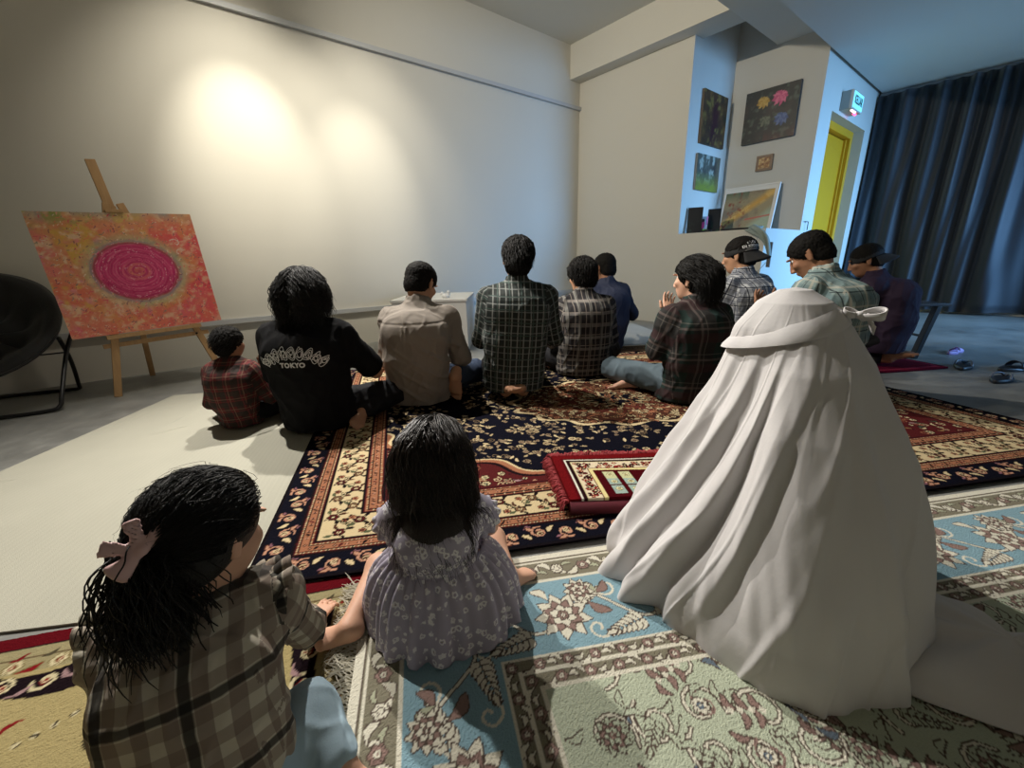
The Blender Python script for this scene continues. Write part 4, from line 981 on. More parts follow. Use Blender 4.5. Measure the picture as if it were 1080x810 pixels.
# a small clear crumpled bag on it
F=Field((-.9,4.0,.50),(-.5,4.3,.66),.006); F.ell((-.63,4.12,.53),(.035,.03,.022),k=.01); F.ell((-.60,4.11,.555),(.014,.012,.03),k=.01); F.ell((-.66,4.12,.55),(.02,.01,.02),k=.01)
I,Pn=F.near(.02); F.F[I]+=((vnoise(Pn*70,3)-.5)*.02).astype(np.float32); V,Q=F.mesh(); o=mk('crumpled_bag',V,Q,plain('thin_plastic',(.85,.86,.88),.25),None,True); tag(o,'small crumpled white plastic bag lying on the white plinth','bag')
# ================================================================ niche: pictures and small things
def picture(name,label,root,ax,W,H,A,frame=None,fw=.0,depth=.025,up=np.array([0,0,1.]),cat='painting',group=None):
    "root: lower left corner on the wall, ax: to the right, nrm: cross(ax, up)"
    ax=nrm(ax); up=nrm(up); n=np.cross(ax,up); e_=empty(name,root,0,label,cat,group)
    o=A.mesh('picture_face',root+n*depth,ax,up,.002,M['paint']); rel(o,e_)
    m=MB(); B_=np.array([ax,up,n]).T
    if fw:
        for c,d in (((W/2,-fw/2),(W+2*fw,fw)),((W/2,H+fw/2),(W+2*fw,fw)),((-fw/2,H/2),(fw,H)),((W+fw/2,H/2),(fw,H))): m.box(root+ax*c[0]+up*c[1]+n*(depth*.55),(d[0],d[1],depth*1.3),B_)
        rel(m.build('frame',frame,None,bevel=.002),e_)
        m=MB()
    m.box(root+ax*W/2+up*H/2+n*(depth*.45),(W,H,depth*.85),B_); rel(m.build('backing',frame or M['darkmetal'],None),e_); return e_
def blend(A,mask,col): mm=np.clip(mask,0,1)[...,None]; A.C[:]=A.C*(1-mm)+lin(col)*mm
# side wall of the niche (facing the window)
A=Art(.58,.57,.012,(.26,.17,.09)); a=n2(A.X,A.Y,9,1,4); b=n2(A.X,A.Y,16,2,3)
blend(A,(a-.5)*5,(.42,.30,.14)); blend(A,(.42-a)*6,(.10,.12,.07)); blend(A,np.exp(-((A.X-.30)/.09)**2-((A.Y-.25)/.3)**4)*1.2,(.22,.05,.09)); blend(A,(b-.6)*5,(.48,.40,.18))
picture('canvas_painting','tall dark brown and wine-red canvas, upper one on the niche side wall',RW(.255,SN+.002,2.165),W1,.58,.57,A,plain('canvas_side_dark',(.12,.09,.06),.8),0,.03)
A=Art(.56,.41,.012,(.30,.33,.30)); a=n2(A.X,A.Y,9,4,4); b=n2(A.X,A.Y,18,5,3)
blend(A,(a-.5)*6,(.14,.17,.18)); blend(A,(b-.52)*6,(.62,.66,.62)); blend(A,(.22-A.Y)*7*(b+.3),(.50,.54,.16)); blend(A,(A.X-.42)*8*a,(.46,.38,.26))
picture('canvas_painting','small grey and yellow-green abstract canvas, lower one on the niche side wall',RW(.24,SN+.002,1.645),W1,.56,.41,A,plain('canvas_side_grey',(.2,.2,.18),.8),0,.03)
def nb(s_,z): return RW(1.0,SN+s_,z)-W1*.003
AXB=W2
A=Art(.585,.57,.009,(.13,.14,.13)); a=n2(A.X,A.Y,10,7,4); b=n2(A.X,A.Y,22,8,3)
blend(A,(a-.52)*5,(.24,.20,.18)); blend(A,(b-.58)*5,(.30,.34,.30)); blend(A,(.14-A.Y)*6*a*(A.X>.25),(.42,.20,.14)); blend(A,(.40-a)*7,(.10,.20,.14))
rr=random.Random(1)
for cx,cy,r,c1,c2 in ((.205,.44,.075,(.72,.56,.22),(.80,.66,.34)),(.385,.45,.088,(.80,.30,.48),(.90,.45,.58)),(.25,.23,.07,(.30,.33,.27),(.42,.44,.36)),(.425,.22,.08,(.24,.32,.52),(.36,.44,.62))):
    for ring in (1.,.75,.5,.28):
        for k in range(12): A.leaf(cx+r*ring*.3*math.cos(k),cy+r*ring*.3*math.sin(k),r*ring*.85,r*ring*.42,k*.5236+ring*2,c1 if k%2 else c2,None,.1)
    A.rose(cx,cy,r*.16,5,0,(c2,c1,c2))
picture('canvas_painting','large dark canvas of yellow, pink and blue flowers on the niche back wall',nb(.188,2.19),AXB,.585,.57,A,plain('canvas_side_black',(.05,.05,.05),.8),0,.035)
A=Art(.13,.12,.008,(.62,.42,.22)); b=n2(A.X,A.Y,40,8,3); blend(A,(b-.5)*6,(.85,.72,.50)); blend(A,(.42-b)*6,(.40,.20,.10))
picture('framed_picture','tiny dark-framed golden picture in the middle of the niche back wall',nb(.422,1.885),AXB,.13,.12,A,M['gold'],.028,.02)
A=Art(.575,.50,.009,(.62,.56,.42)); a=n2(A.X,A.Y,8,11,4); b=n2(A.X,A.Y,20,12,3); X,Y=A.X/.575,A.Y/.5
blend(A,(a-.48)*5,(.50,.44,.36)); blend(A,(.16-np.abs(Y-.15-.8*X))*7,(.82,.62,.26)); blend(A,(.16-np.abs(Y-.2-.75*X))*5*(b>.55),(.88,.72,.40)); blend(A,((X-.45)-(Y*.9)+.05)*5,(.66,.72,.62)); blend(A,(Y-.75)*4*(X<.5)*(a+.3),(.25,.38,.30)); blend(A,(.03-np.abs(Y-.22-.15*X))*40*(X>.5),(.78,.36,.30)); blend(A,(b-.62)*6*(X<.5),(.55,.25,.16))
upv=nrm(np.array([0,0,1.])+W1*.22)
picture('framed_picture','white-edged gold and green floral picture leaning on the niche ledge',RW(.83,SN+.105,1.135),AXB,.60,.55,A if False else A,plain('white_frame',(.72,.70,.66),.5),.02,.02,upv)
# small things on the ledge
lz=1.122
def board(t,s_,W,H,label,art=None,az=0):
    A=Art(W,H,.008,(.04,.045,.045)); b=n2(A.X,A.Y,26,int(t*50),3)
    blend(A,(b-.56)*5*np.clip((H*.55-A.Y)/H*3,0,1),art or (.10,.16,.12)); ax=nrm(W2*.9+W1*.45); up=nrm(np.array([0,0,1.])-np.cross(ax,(0,0,1.))*.15)
    picture('black_board',label,RW(t,SN+s_,lz),ax,W,H,A,M['darkmetal'],.008,.012,up,'picture')
board(.12,.045,.155,.30,'upright black panel picture at the left end of the niche ledge',(.14,.20,.16)); board(.42,.145,.135,.29,'upright black panel picture with greenish marks beside the leaning floral frame',(.10,.24,.10))
A=Art(.105,.20,.006,(.80,.82,.86)); X,Y=A.X,A.Y
blend(A,(Y<.05)*1.,(.62,.80,.25)); blend(A,(np.hypot((X-.052)/.022,(Y-.10)/.05)<1)*1.,(.85,.25,.45)); blend(A,(np.hypot((X-.052)/.016,(Y-.155)/.022)<1)*1.,(.10,.09,.12)); blend(A,(np.abs(X-.052)<.006)*(Y<.06)*1.,(.1,.1,.1)); blend(A,(np.abs(X-.012)<.006)*(Y>.1)*1.,(.35,.45,.8)); blend(A,(np.abs(X-.095)<.006)*(Y>.1)*1.,(.8,.3,.7))
picture('small_card','small bright card with a pink figure standing between the two black panels',RW(.26,SN+.10,lz),nrm(W2*.9+W1*.45),.105,.20,A,M['white'],.0,.006,nrm(np.array([0,0,1.])+W1*.1),'card')
m=MB(); m.tube([RW(.12,SN+.22,lz+.012),RW(.10,SN+.30,lz+.016),RW(.10,SN+.36,lz+.012)],[.012,.018,.012],8); o=m.build('spectacle_case',M['black'],None,smooth=True); tag(o,'small black case lying on the ledge in front of the black panels','case')
m=MB(); m.box(RW(.06,SN+.66,lz+.01),(.30,.12,.018),np.array([W2,W1,[0,0,1]]).T); o=m.build('thin_folder',M['darkmetal'],None,bevel=.003); tag(o,'thin dark folder lying on the ledge edge above the man in the cap','folder')
# cloth bag hanging from the ledge corner
hb=empty('hanging_bag',RW(.02,SN+.90,lz),0,'limp grey-green cloth bag with long cords draped over the ledge corner','bag')
HC=M['sage']=plain('grey_green_cloth',(.26,.31,.28),.85,nscale=20,bump=.3,bscale=90)
V=[];nu,nv=16,26
path=spline([RW(.25,SN+.80,lz+.02),RW(.05,SN+.84,lz+.03),RW(-.03,SN+.92,lz+.01),RW(-.045,SN+1.0,lz-.05),RW(-.04,SN+1.05,lz-.16),RW(-.03,SN+1.08,lz-.30)],5); nv=len(path)
for j,pz in enumerate(path):
    t=j/(nv-1); wd=.12*(1-t**1.5)+.012
    for i in range(nu):
        u=i/(nu-1)-.5; V.append(pz+W2*u*wd*2*.6+np.array([0,0,1])*(.012*math.sin(u*19+t*4)-.10*abs(u)*math.sin(PI*t))-W1*(.02*math.cos(u*14+t*5)+.02))
o=mk('cloth',V,[(j*nu+i,j*nu+i+1,(j+1)*nu+i+1,(j+1)*nu+i) for j in range(nv-1) for i in range(nu-1)],HC,None,True); s_=o.modifiers.new('t','SOLIDIFY'); s_.thickness=.006; rel(o,hb)
m=MB(); m.box(RW(-.03,SN+1.07,lz-.28),(.035,.02,.26),np.array([nrm(W2+np.array([0,0,-.1])),W1,[0,0,1]]).T); rel(m.build('dark_strap',plain('strap_web',(.10,.10,.10),.8),None,bevel=.002),hb)
m=MB(); m.tube(spline([RW(-.04,SN+.95,lz-.04),RW(-.05,SN+.90,lz-.25),RW(-.05,SN+.90,lz-.42),RW(-.05,SN+.97,lz-.46),RW(-.04,SN+1.05,lz-.36)],6),.003,5); rel(m.build('cord',HC,None,smooth=True),hb)
# small hook on the wall left of the door
m=MB(); q=RW(1.13,S3,1.22); m.tube([q+W2*.0,q+W2*.03,q+W2*.03-[0,0,.10]],.005,6); m.tube([q+W2*.02+W1*-.09,q+W2*.02+W1*.03],.004,6); o=m.build('wire_hook',M['darkmetal'],None); tag(o,'small dark wire hook on the blue-lit wall left of the yellow door','hook')
# ================================================================ low black bench, mat, sandals on the right
bn=empty('folding_bench',(3.1,3.3,0),0,'low black folding bench with slanted legs before the navy curtain','bench')
bx=nrm([.985,-.10,0]); by=np.array([.10,.985,0]); bc=np.array([3.16,3.36,.43])
m=MB(); m.box(bc,(.62,.26,.022),np.array([bx,by,[0,0,1]]).T); rel(m.build('bench_top',plain('bench_laminate',(.06,.06,.065),.25),None,bevel=.006),bn)
for sx in (-1,1):
    for sy in (-1,1):
        m=MB(); a=bc+bx*sx*.23+by*sy*.10-[0,0,.01]; b=bc+bx*sx*.14+by*sy*.11; b[2]=0; m.beam(a,b,.035,.05,up=by); rel(m.build('leg',M['black'],None,bevel=.003),bn)
    m=MB(); m.tube([bc+bx*sx*.18+by*-.10-[0,0,.25],bc+bx*sx*.18+by*.10-[0,0,.25]],.01,8); rel(m.build('stretcher',M['black'],None),bn)
# small crimson mat under the man in purple
A=Art(.95,.62,.008,(.40,.05,.14)); e=np.minimum(np.minimum(A.X,A.W-A.X),np.minimum(A.Y,A.H-A.Y)); A.C[(e>.03)&(e<.05)]=lin((.60,.18,.26)); A.C*=(.75+.5*n2(A.X,A.Y,14,3,3))[...,None]
o=A.mesh('crimson_mat',(2.28,2.76,.012),nrm([.99,.14,0]),nrm([-.16,.98,0]),.012,M['vcol'],und=.006); tag(o,'small crimson prayer mat under the man in purple','mat')
def sandal(name,label,x,y,az,L,mat,strap,group=None,kind=0):
    root=empty(name,(x,y,0),-math.radians(az),label,'sandal',group); m=MB(); n=28; P=[]
    for k in range(n):
        a=2*PI*k/n; yy=math.cos(a)*L/2; ww=L*(.17+.035*math.cos(a)-.02*math.cos(2*a)); P.append((math.sin(a)*ww,yy))
    V=[(px,py,.0) for px,py in P]+[(px*1.02,py*1.01,.014+.006*(py<0)) for px,py in P]+[(px*.9,py*.95,.02+.006*(py<0)) for px,py in P]
    Fc=[tuple(range(n))[::-1],tuple(range(2*n,3*n))]+[(j*n+k,j*n+(k+1)%n,(j+1)*n+(k+1)%n,(j+1)*n+k) for j in (0,1) for k in range(n)]
    Fc=[f[::-1] for f in Fc]
    mk('sole',V,Fc,mat,root,True)
    if kind==0:   # toe-post straps
        for sx in (-1,1):
            mm=MB(); mm.tube(spline([(0,L*.27,.022),(sx*L*.07,L*.18,.045),(sx*L*.15,L*.02,.045),(sx*L*.17,-L*.09,.018)],6),.007,6); mm.build('strap',strap,root,True)
        mm=MB(); mm.tube([(0,L*.27,.018),(0,L*.26,.04)],.005,6); mm.build('toe_post',strap,root)
    else:
        V=[];nu,nv=14,8
        for j in range(nv):
            for i in range(nu):
                a=PI*i/(nu-1); V.append((-math.cos(a)*L*.19,L*(.02+.26*j/(nv-1))*1.0,.014+math.sin(a)*L*(.24-.012*j)*.9))
        o=mk('upper',V,[(j*nu+i,j*nu+i+1,(j+1)*nu+i+1,(j+1)*nu+i) for j in range(nv-1) for i in range(nu-1)],strap,root,True); s_=o.modifiers.new('t','SOLIDIFY'); s_.thickness=.005
    return root
SG='slippers and clogs left on the bare floor'
BS=plain('black_rubber',(.015,.016,.02),.4); LS=plain('lilac_rubber',(.42,.28,.55),.5); GS=plain('glossy_grey_insole',(.10,.12,.16),.25)
sandal('sandal','lilac child clog nearest the curtain on the bare floor',3.73,3.35,65,.15,LS,LS,kind=1,group=SG)
sandal('sandal','lone lilac child clog half behind the other clog',3.81,3.40,80,.15,LS,LS,kind=1,group=SG)
sandal('sandal','black slipper with a shiny grey footbed, left one of the dark pair',3.36,2.92,50,.26,BS,GS,group=SG)
sandal('sandal','black slipper at the right edge, right one of the dark pair',3.61,2.82,78,.27,BS,BS,kind=1,group=SG)
sandal('sandal','black slipper lying across the others at the right edge',3.79,2.82,60,.27,BS,BS,group=SG)
sandal('sandal','single black shiny slipper nearest the rug corner at the right edge',3.25,2.58,62,.26,BS,GS,group=SG)
# ================================================================ folded crimson prayer mat with fringe
fm=empty('folded_prayer_mat',(.40,1.42,.016),0,'folded crimson prayer mat with fringe and cream arch pattern on the navy rug','prayer mat')
W,H=.48,.32
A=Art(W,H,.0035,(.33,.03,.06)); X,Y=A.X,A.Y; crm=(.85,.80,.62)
e=np.minimum(X,H-Y); blend(A,(e<.03)*1.,(.42,.05,.07)); blend(A,((e>.040)&(e<.046))*1.,(.88,.86,.80)); blend(A,((e>.046)&(e<.062))*1.,(.15,.03,.05)); blend(A,((e>.062)&(e<.066))*1.,crm)
bm_=(e>.066)&(e<.115); blend(A,bm_*1.,(.88,.82,.70))
rr=random.Random(8)
for k in range(620):
    x,y=rr.uniform(.03,W),rr.uniform(0,H-.03); q=min(x,H-y)
    if .070<q<.112: A.rose(x,y,.0085,4,rr.random(),((.20,.03,.06),(.62,.10,.12) if rr.random()<.6 else (.2,.04,.08),crm),lambda a_,b_:(lambda qq:(qq>.068)&(qq<.113))(np.minimum(a_,H-b_)))
arch=np.maximum(.17-X,0)*0+0; d_=np.minimum(X-.125, (H-.13)-Y-.0*X); blend(A,((np.abs(np.minimum(X-.125,(H-.125)-Y))<.008)&(X>.118)&(Y<H-.118))*1.,(.90,.84,.60))
blend(A,((X>.135)&(Y<H-.135))*1.,(.28,.02,.05))
for px in (.185,.245):
    blend(A,((np.abs(X-px)<.021)&(Y<.175)&(Y>.02))*1.,(.80,.80,.62)); blend(A,((np.abs(X-px)<.021)&(Y<.12)&(Y>.02))*1.,(.62,.70,.66))
    for q in (.05,.10,.15): A.rose(px,q,.012,6,0,((.45,.45,.35),(.86,.84,.66),(.6,.5,.3)))
    blend(A,((np.abs(X-px)<.022)&(np.abs(Y-.075)<.004))*1.,(.28,.02,.05))
FU=nrm([.985,.02,0]); FV=nrm([-.10,.99,0]); fc0=np.array([.185,1.20,0.])
th_=.020
for k in range(3):
    if k<2:
        B_=Art(W,H,.02,(.36,.04,.08)); o=B_.mesh('folded_layer',fc0+np.array([0,0,.026+.019*k])+FU*.004*k,FU,FV,.016,M['vcol'],und=.004)
    else: o=A.mesh('patterned_top',fc0+np.array([0,0,.026+.019*k]),FU,FV,.016,M['vcol'],und=.010,relief=.0015)
    rel(o,fm)
m=MB(); pts=[fc0+FU*.002+FV*(H*0)+np.array([0,-.004,.034]),]
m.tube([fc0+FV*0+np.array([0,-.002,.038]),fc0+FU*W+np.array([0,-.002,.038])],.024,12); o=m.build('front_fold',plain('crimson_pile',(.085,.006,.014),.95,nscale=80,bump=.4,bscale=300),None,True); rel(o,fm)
RF=plain('crimson_fringe',(.30,.025,.03),.8,nscale=60,namt=.4)
def tuft(p0,p1,out,L,n,z,seed):
    rr=random.Random(seed); m=MB(); p0=np.array(p0);p1=np.array(p1);out=nrm(out); al=nrm(p1-p0)
    for i in range(n):
        b=p0+(p1-p0)*(i+rr.random())/n; l=L*rr.uniform(.6,1.25); s1=rr.gauss(0,.5); up=rr.uniform(0,.55); P=[]
        for k in range(5):
            t=k/4; P.append(b+out*l*t*(1-.25*up)+al*(s1*l*t*t)+np.array([0,0,z+up*l*math.sin(t*2.6)*.8-(z-.022)*t*t*.7]))
        m.tube(P,[.0022,.0026,.002,.0016,.0008],4)
    return m
a=fc0+FV*H; rel(tuft(a,a+FU*W,FV,.048,700,.060,1).build('fringe',RF,None,True),fm)
rel(tuft(fc0,fc0+FV*H,-FU,.034,420,.055,2).build('fringe',RF,None,True),fm)
rel(tuft(fc0+FU*W,fc0+FU*W+FV*H,FU,.03,250,.055,3).build('fringe',RF,None,True),fm)
# ================================================================ people
white=(.62,.62,.60)
P_red = plaid('red_check_flannel',(.095,.018,.018),[(0,.060,.0,.026,(.030,.026,.022),.75),(1,.060,.0,.026,(.030,.026,.022),.75),(0,.060,.030,.004,(.20,.12,.08),.6),(1,.060,.030,.004,(.20,.12,.08),.6),(0,.060,.018,.003,(.16,.03,.03),.7),(1,.060,.018,.003,(.16,.03,.03),.7)])
P_ctr = plaid('dark_small_white_check',(.020,.025,.023),[(0,.036,.0,.007,(.27,.28,.265),.7),(1,.040,.0,.006,(.25,.26,.25),.5),(0,.068,.017,.006,(.06,.09,.08),.8),(1,.072,.018,.006,(.05,.08,.07),.8)])
P_two = plaid('black_white_large_check',(.022,.020,.022),[(0,.078,.0,.020,(.22,.21,.19),.6),(1,.082,.0,.020,(.26,.24,.22),.5),(0,.072,.036,.005,(.26,.22,.19),.7),(1,.076,.038,.005,(.26,.22,.19),.7),(0,.072,.0,.004,(.02,.02,.02),.8)])
P_drk = plaid('charcoal_faint_check',(.020,.019,.018),[(0,.17,.02,.05,(.012,.030,.026),.8),(1,.17,.05,.05,(.045,.016,.018),.55),(0,.17,.085,.012,(.14,.11,.10),.45),(1,.17,.10,.012,(.16,.12,.11),.45),(0,.17,.11,.003,(.18,.16,.14),.5),(1,.17,.13,.003,(.18,.16,.14),.5)])
P_cap = plaid('white_navy_window_check',(.46,.47,.48),[(0,.058,.014,.022,(.16,.17,.20),.8),(1,.060,.014,.022,(.16,.17,.20),.7),(0,.058,.034,.006,(.012,.014,.03),.95),(1,.060,.034,.006,(.012,.014,.03),.95),(0,.058,.0,.003,(.02,.02,.04),.8),(1,.060,.0,.003,(.02,.02,.04),.8)])
P_tea = plaid('teal_beige_check',(.24,.31,.30),[(0,.10,.0,.034,(.14,.20,.20),.8),(1,.105,.0,.034,(.15,.22,.23),.7),(0,.10,.030,.005,(.02,.025,.03),.85),(1,.105,.034,.006,(.02,.03,.035),.85),(0,.10,.055,.010,(.48,.46,.38),.7),(1,.105,.060,.010,(.46,.45,.38),.7),(0,.10,.078,.004,(.03,.04,.05),.7)])
P_tod = plaid('brown_beige_black_check',(.50,.46,.37),[(0,.036,.0,.018,(.15,.10,.085),.62),(1,.038,.0,.019,(.17,.12,.095),.55),(0,.108,.018,.014,(.010,.009,.010),.88),(1,.114,.019,.013,(.010,.009,.010),.85)])
C_gry = plain('taupe_cotton',(.235,.205,.175),.85,nscale=5,namt=.05,bump=.25,bscale=45,bdist=.004,spec=.2)
C_blk = plain('black_cotton',(.006,.006,.007),.9,nscale=5,bump=.2,bscale=50,bdist=.004,spec=.15)
C_nvy = plain('navy_shirt_cotton',(.032,.038,.068),.85,nscale=5,bump=.25,bscale=50,bdist=.004,spec=.2)
C_pur = plain('purple_shirt_cotton',(.024,.013,.030),.8,nscale=5,bump=.25,bscale=50,bdist=.004,spec=.25)
J_blk = plain('black_trouser',(.010,.010,.012),.85,nscale=6,bump=.3,bscale=60,spec=.2)
J_jean = plain('grey_blue_denim',(.085,.115,.135),.85,nscale=9,namt=.2,bump=.4,bscale=300,spec=.2)
J_nav = plain('navy_denim',(.03,.045,.08),.85,nscale=9,namt=.2,bump=.4,bscale=300,spec=.2)
J_olv = plain('dark_olive_cotton',(.06,.06,.045),.85,nscale=9,namt=.2,bump=.4,bscale=300,spec=.2)
J_lite = plain('pale_blue_denim',(.36,.48,.56),.85,nscale=9,namt=.12,bump=.3,bscale=300,spec=.2)
ROW='people sitting in the front row'
Z=.0
ZR=.0185
def loc_j(loc, az, s, **W_):
    "joints given in room coordinates -> the sitter's own frame"
    a = math.radians(az); out = {}
    for k,v in W_.items():
        v = np.array(v,float); d = v-np.array([loc[0],loc[1],loc[2]]) if k[0] not in 'DQTU' else v
        x = d[0]*math.cos(a)-d[1]*math.sin(a); y = d[0]*math.sin(a)+d[1]*math.cos(a)
        out[k] = tuple(np.array([x,y,d[2]])/(s if k[0] not in 'DQTU' else 1))
    return out
G_ROW = None
# 1 boy
b1,D1,R1 = seated('small boy in a red and black checked shirt, beside the black T-shirt',(-1.50,2.13,.008),-8,.60,SK2,P_red,J_blk,'cross',(-18,8,0),'short',h=.005,wseed=11,child=True,hs=1.22,girth=.90,headoff=(0,-.01,.028),slouch=.05,
    J={'EL':(-.25,.02,.22),'ER':(.25,.04,.24),'KL':(-.08,.24,.42),'KR':(.14,.26,.44),'DR':(-.1,.35,.9),'DL':(.1,.35,.9)})
# 2 black T-shirt
b2,D2,R2 = seated('person with shoulder-length black hair in a black T-shirt with a white arched print',(-1.04,2.09,.012),-4,.96,SK1,C_blk,J_blk,'cross',(-12,4,0),'long',sleeve='half',collar=False,wseed=12,girth=1.05,
    J={'ER':(.30,.10,.27),'KR':(.24,.32,.22),'DR':(.1,.9,.1),'BR':(.37,.22,.11),'AR':(.22,.02,.06),'TR':(.25,-.95,-.05),'UR':(.6,.2,.7)})
# 3 taupe shirt
def pleat(Q):
    x,y,z = Q[:,0],Q[:,1],Q[:,2]; b = y<-.02
    return np.where(b&(z<.50)&(z>.33),-.006*np.exp(-((np.abs(x)-.012)/.005)**2)*np.clip((z-.33)/.12,0,1),0)+np.where(b,.004*np.exp(-((z-.505)/.004)**2),0) - np.where(b,.010*np.clip(1-np.abs((z-.38+x*.75)%.115-.05)/.022,0,1)*np.clip((x+.15)/.12,0,1)*np.clip((.45-z)/.1,0,1),0)
b3,D3,R3 = seated('man with bowed head in a plain taupe shirt, back to the viewer',(-.58,2.44,ZR),0,1.0,SK1,C_gry,J_nav,'cross',(-22,30,0),'fade',wseed=23,girth=1.0,slouch=.06,fold=pleat,sidebend=.04,
    J={'AR':(.235,-.06,.165),'TR':(-.15,-.10,-1),'UR':(-.1,-1,.1),'BR':(.33,.32,.10),'BL':(-.18,.36,.11)})
# 4 small-check shirt, kneeling tall
def yoke(Q): x,y,z = Q[:,0],Q[:,1],Q[:,2]; return np.where(y<0,.004*np.exp(-((z-.60)/.004)**2),0)
b4,D4,R4 = seated('tall man kneeling upright in a dark shirt with small white checks, mid row',(.01,2.50,ZR),-3,1.0,SK1,P_ctr,J_blk,'seiza',(4,-8,5),'short',wseed=34,girth=1.02,sidebend=.035,fold=yoke,shirt_len=.05)
# 5 large-check shirt
b5,D5,R5 = seated('man in a black and white large-check shirt, right of the kneeling tall man',(.53,2.98,ZR),-6,.98,SK1,P_two,J_blk,'cross',(16,12,0),'curly',wseed=45,girth=1.02)
# 6 dark blue shirt, farthest
l6=(.90,3.86,.012); b6,D6,R6 = seated('man in a plain dark blue shirt sitting farthest forward on the pale sheet',l6,-20,1.04,SK2,C_nvy,J_blk,'cross',(12,14,0),'fade',wseed=56,girth=.88,
    J={'KR':(.34,.26,.30),'DR':(.35,.9,-.3),'ER':(.29,.02,.30)})
# 7 charcoal check, long slicked hair
l7=(1.06,2.36,ZR); b7,D7,R7 = seated('man with slicked-back black hair in a charcoal checked shirt and grey-blue jeans',l7,-14,.96,SK3,P_drk,J_jean,'cross',(24,4,0),'slick',wseed=67,girth=1.02,shirt_len=.05,
    J=dict(loc_j(l7,-14,.96,BL=(.70,2.74,.115),AR=(.79,2.60,.075),TR=(-.95,.1,-.05),UR=(0,.3,.9)),KL=(-.03,.20,.50),EL=(-.22,.03,.32)))
# 8 man in backwards cap
l8=(1.66,2.98,ZR); b8,D8,R8 = seated('man in a black backwards cap and a white and navy checked shirt',l8,-24,1.0,SK1,P_cap,J_blk,'seiza',(16,10,0),'fade',wseed=78,
    J={'KL':(-.10,.20,.60),'AL':(-.07,.10,.05),'AR':(.07,.10,.05)})
# 9 teal check
l9=(1.80,2.36,ZR); b9,D9,R9 = seated('broad man with cropped hair and bowed head in a teal and beige checked shirt',l9,-28,1.02,SK2,P_tea,J_olv,'seiza',(14,38,0),'fade',wseed=89,girth=1.08,slouch=.05,lean=.02)
# 10 purple
l10=(2.80,3.04,.026); b10,D10,R10 = seated('man in a dark purple shirt and black cap kneeling on the crimson mat',l10,-42,.93,SK2,C_pur,J_blk,'seiza',(14,22,0),'fade',wseed=91,girth=.98,lean=.10,slouch=.06)
def cap(body, D, R, s, mat, back=True, brim_n='cap_brim', bump=0):
    H = D['H']; F = Field(H-.2*s,H+.2*s,.0045)
    F.ell(H+R@np.array([0,-.012,.038])*s,np.array([.086,.106,.092])*s,R,.01); F.ell(H+R@np.array([0,-.012,.02])*s,np.array([.087,.107,.070])*s,R,.02)
    F.cut(H+R@np.array([0,0,.008 if back else .02])*s,R@np.array([0,-.12 if back else .1,-1])); F.ell(H+R@np.array([0,-.012,.130])*s,(.008*s,.008*s,.005*s),R,.003)
    I,Pn = F.near(.01); L = (Pn-H)@R/s; a = np.arctan2(L[:,0],L[:,1]); F.F[I] += (.0012*np.exp(-((np.abs(np.sin(a*3)))/.06)**2)).astype(np.float32)
    c = fmesh(F,'cap',mat,body)
    sy = -1 if back else 1; V=[];nu,nv=22,10
    for j in range(nv):
        t=j/(nv-1)
        for i in range(nu):
            a=-1.15+2.3*i/(nu-1); rr_=1+t*.72*math.cos(a*1.25)**.6 if abs(a*1.25)<PI/2 else 1
            V.append(H+R@(np.array([math.sin(a)*.087*(1+t*.12),sy*(math.cos(a)*.105*rr_)-.012,.012-.055*t*(1 if back else .4)-.018*abs(math.sin(a))*t+.0])*s))
    o = mk(brim_n,V,[(j*nu+i,j*nu+i+1,(j+1)*nu+i+1,(j+1)*nu+i) for j in range(nv-1) for i in range(nu-1)],mat,c,True); m_=o.modifiers.new('t','SOLIDIFY'); m_.thickness=.005; return c
CAPM = plain('black_cap_twill',(.010,.010,.011),.8,bump=.3,bscale=500,bdist=.001)
c8 = cap(b8,D8,R8,1.0,CAPM); c10 = cap(b10,D10,R10,.93,CAPM,back=True)
def project(name, V, Fc, surf, origin, ux, uy, dirn, mat, parent, off=.0016, radius=None):
    "flat shape laid onto a curved surface"
    me = surf.data; bvh = BVHTree.FromPolygons([v.co[:] for v in me.vertices],[tuple(p.vertices) for p in me.polygons])
    out = []; d = Vector(dirn); last = None
    for v in V:
        if radius: a = v[0]/radius; p = np.array(origin)+np.array(ux)*math.sin(a)*radius-np.array(dirn)*0+np.array(uy)*v[1]; dd = Vector(nrm(np.array(dirn)*math.cos(a)-np.array(ux)*math.sin(a)))
        else: p = np.array(origin)+np.array(ux)*v[0]+np.array(uy)*v[1]; dd = d
        st = Vector(p)-dd*.4; h_ = bvh.ray_cast(st,dd)
        q = (h_[0]-dd*off) if h_[0] is not None else (last or Vector(p)); last = q; out.append(tuple(q))
    return mk(name,out,Fc,mat,parent)
def subdiv(V, Fc, maxlen):
    bm = bmesh.new(); vs=[bm.verts.new(tuple(v)) for v in V]
    for f in Fc:
        try: bm.faces.new([vs[i] for i in f])
        except ValueError: pass
    bmesh.ops.triangulate(bm,faces=bm.faces[:])
    for _ in range(3):
        es=[e for e in bm.edges if e.calc_length()>maxlen]
        if not es: break
        bmesh.ops.subdivide_edges(bm,edges=es,cuts=1); bmesh.ops.triangulate(bm,faces=bm.faces[:])
    bm.verts.index_update(); V=[v.co[:] for v in bm.verts]; Fc=[tuple(v.index for v in f.verts) for f in bm.faces]; bm.free(); return V,Fc
INK = plain('white_print',(.62,.62,.62),.7)
def child_of(body,name): return [c for c in body.children if c.name.split('.')[0]==name][0]
s2 = child_of(b2,'shirt'); zt = D2['N'][2]
V,Fc = text_mesh('TOKYO',.031,0,1.15,.0016); V,Fc = subdiv(V,Fc,.015)
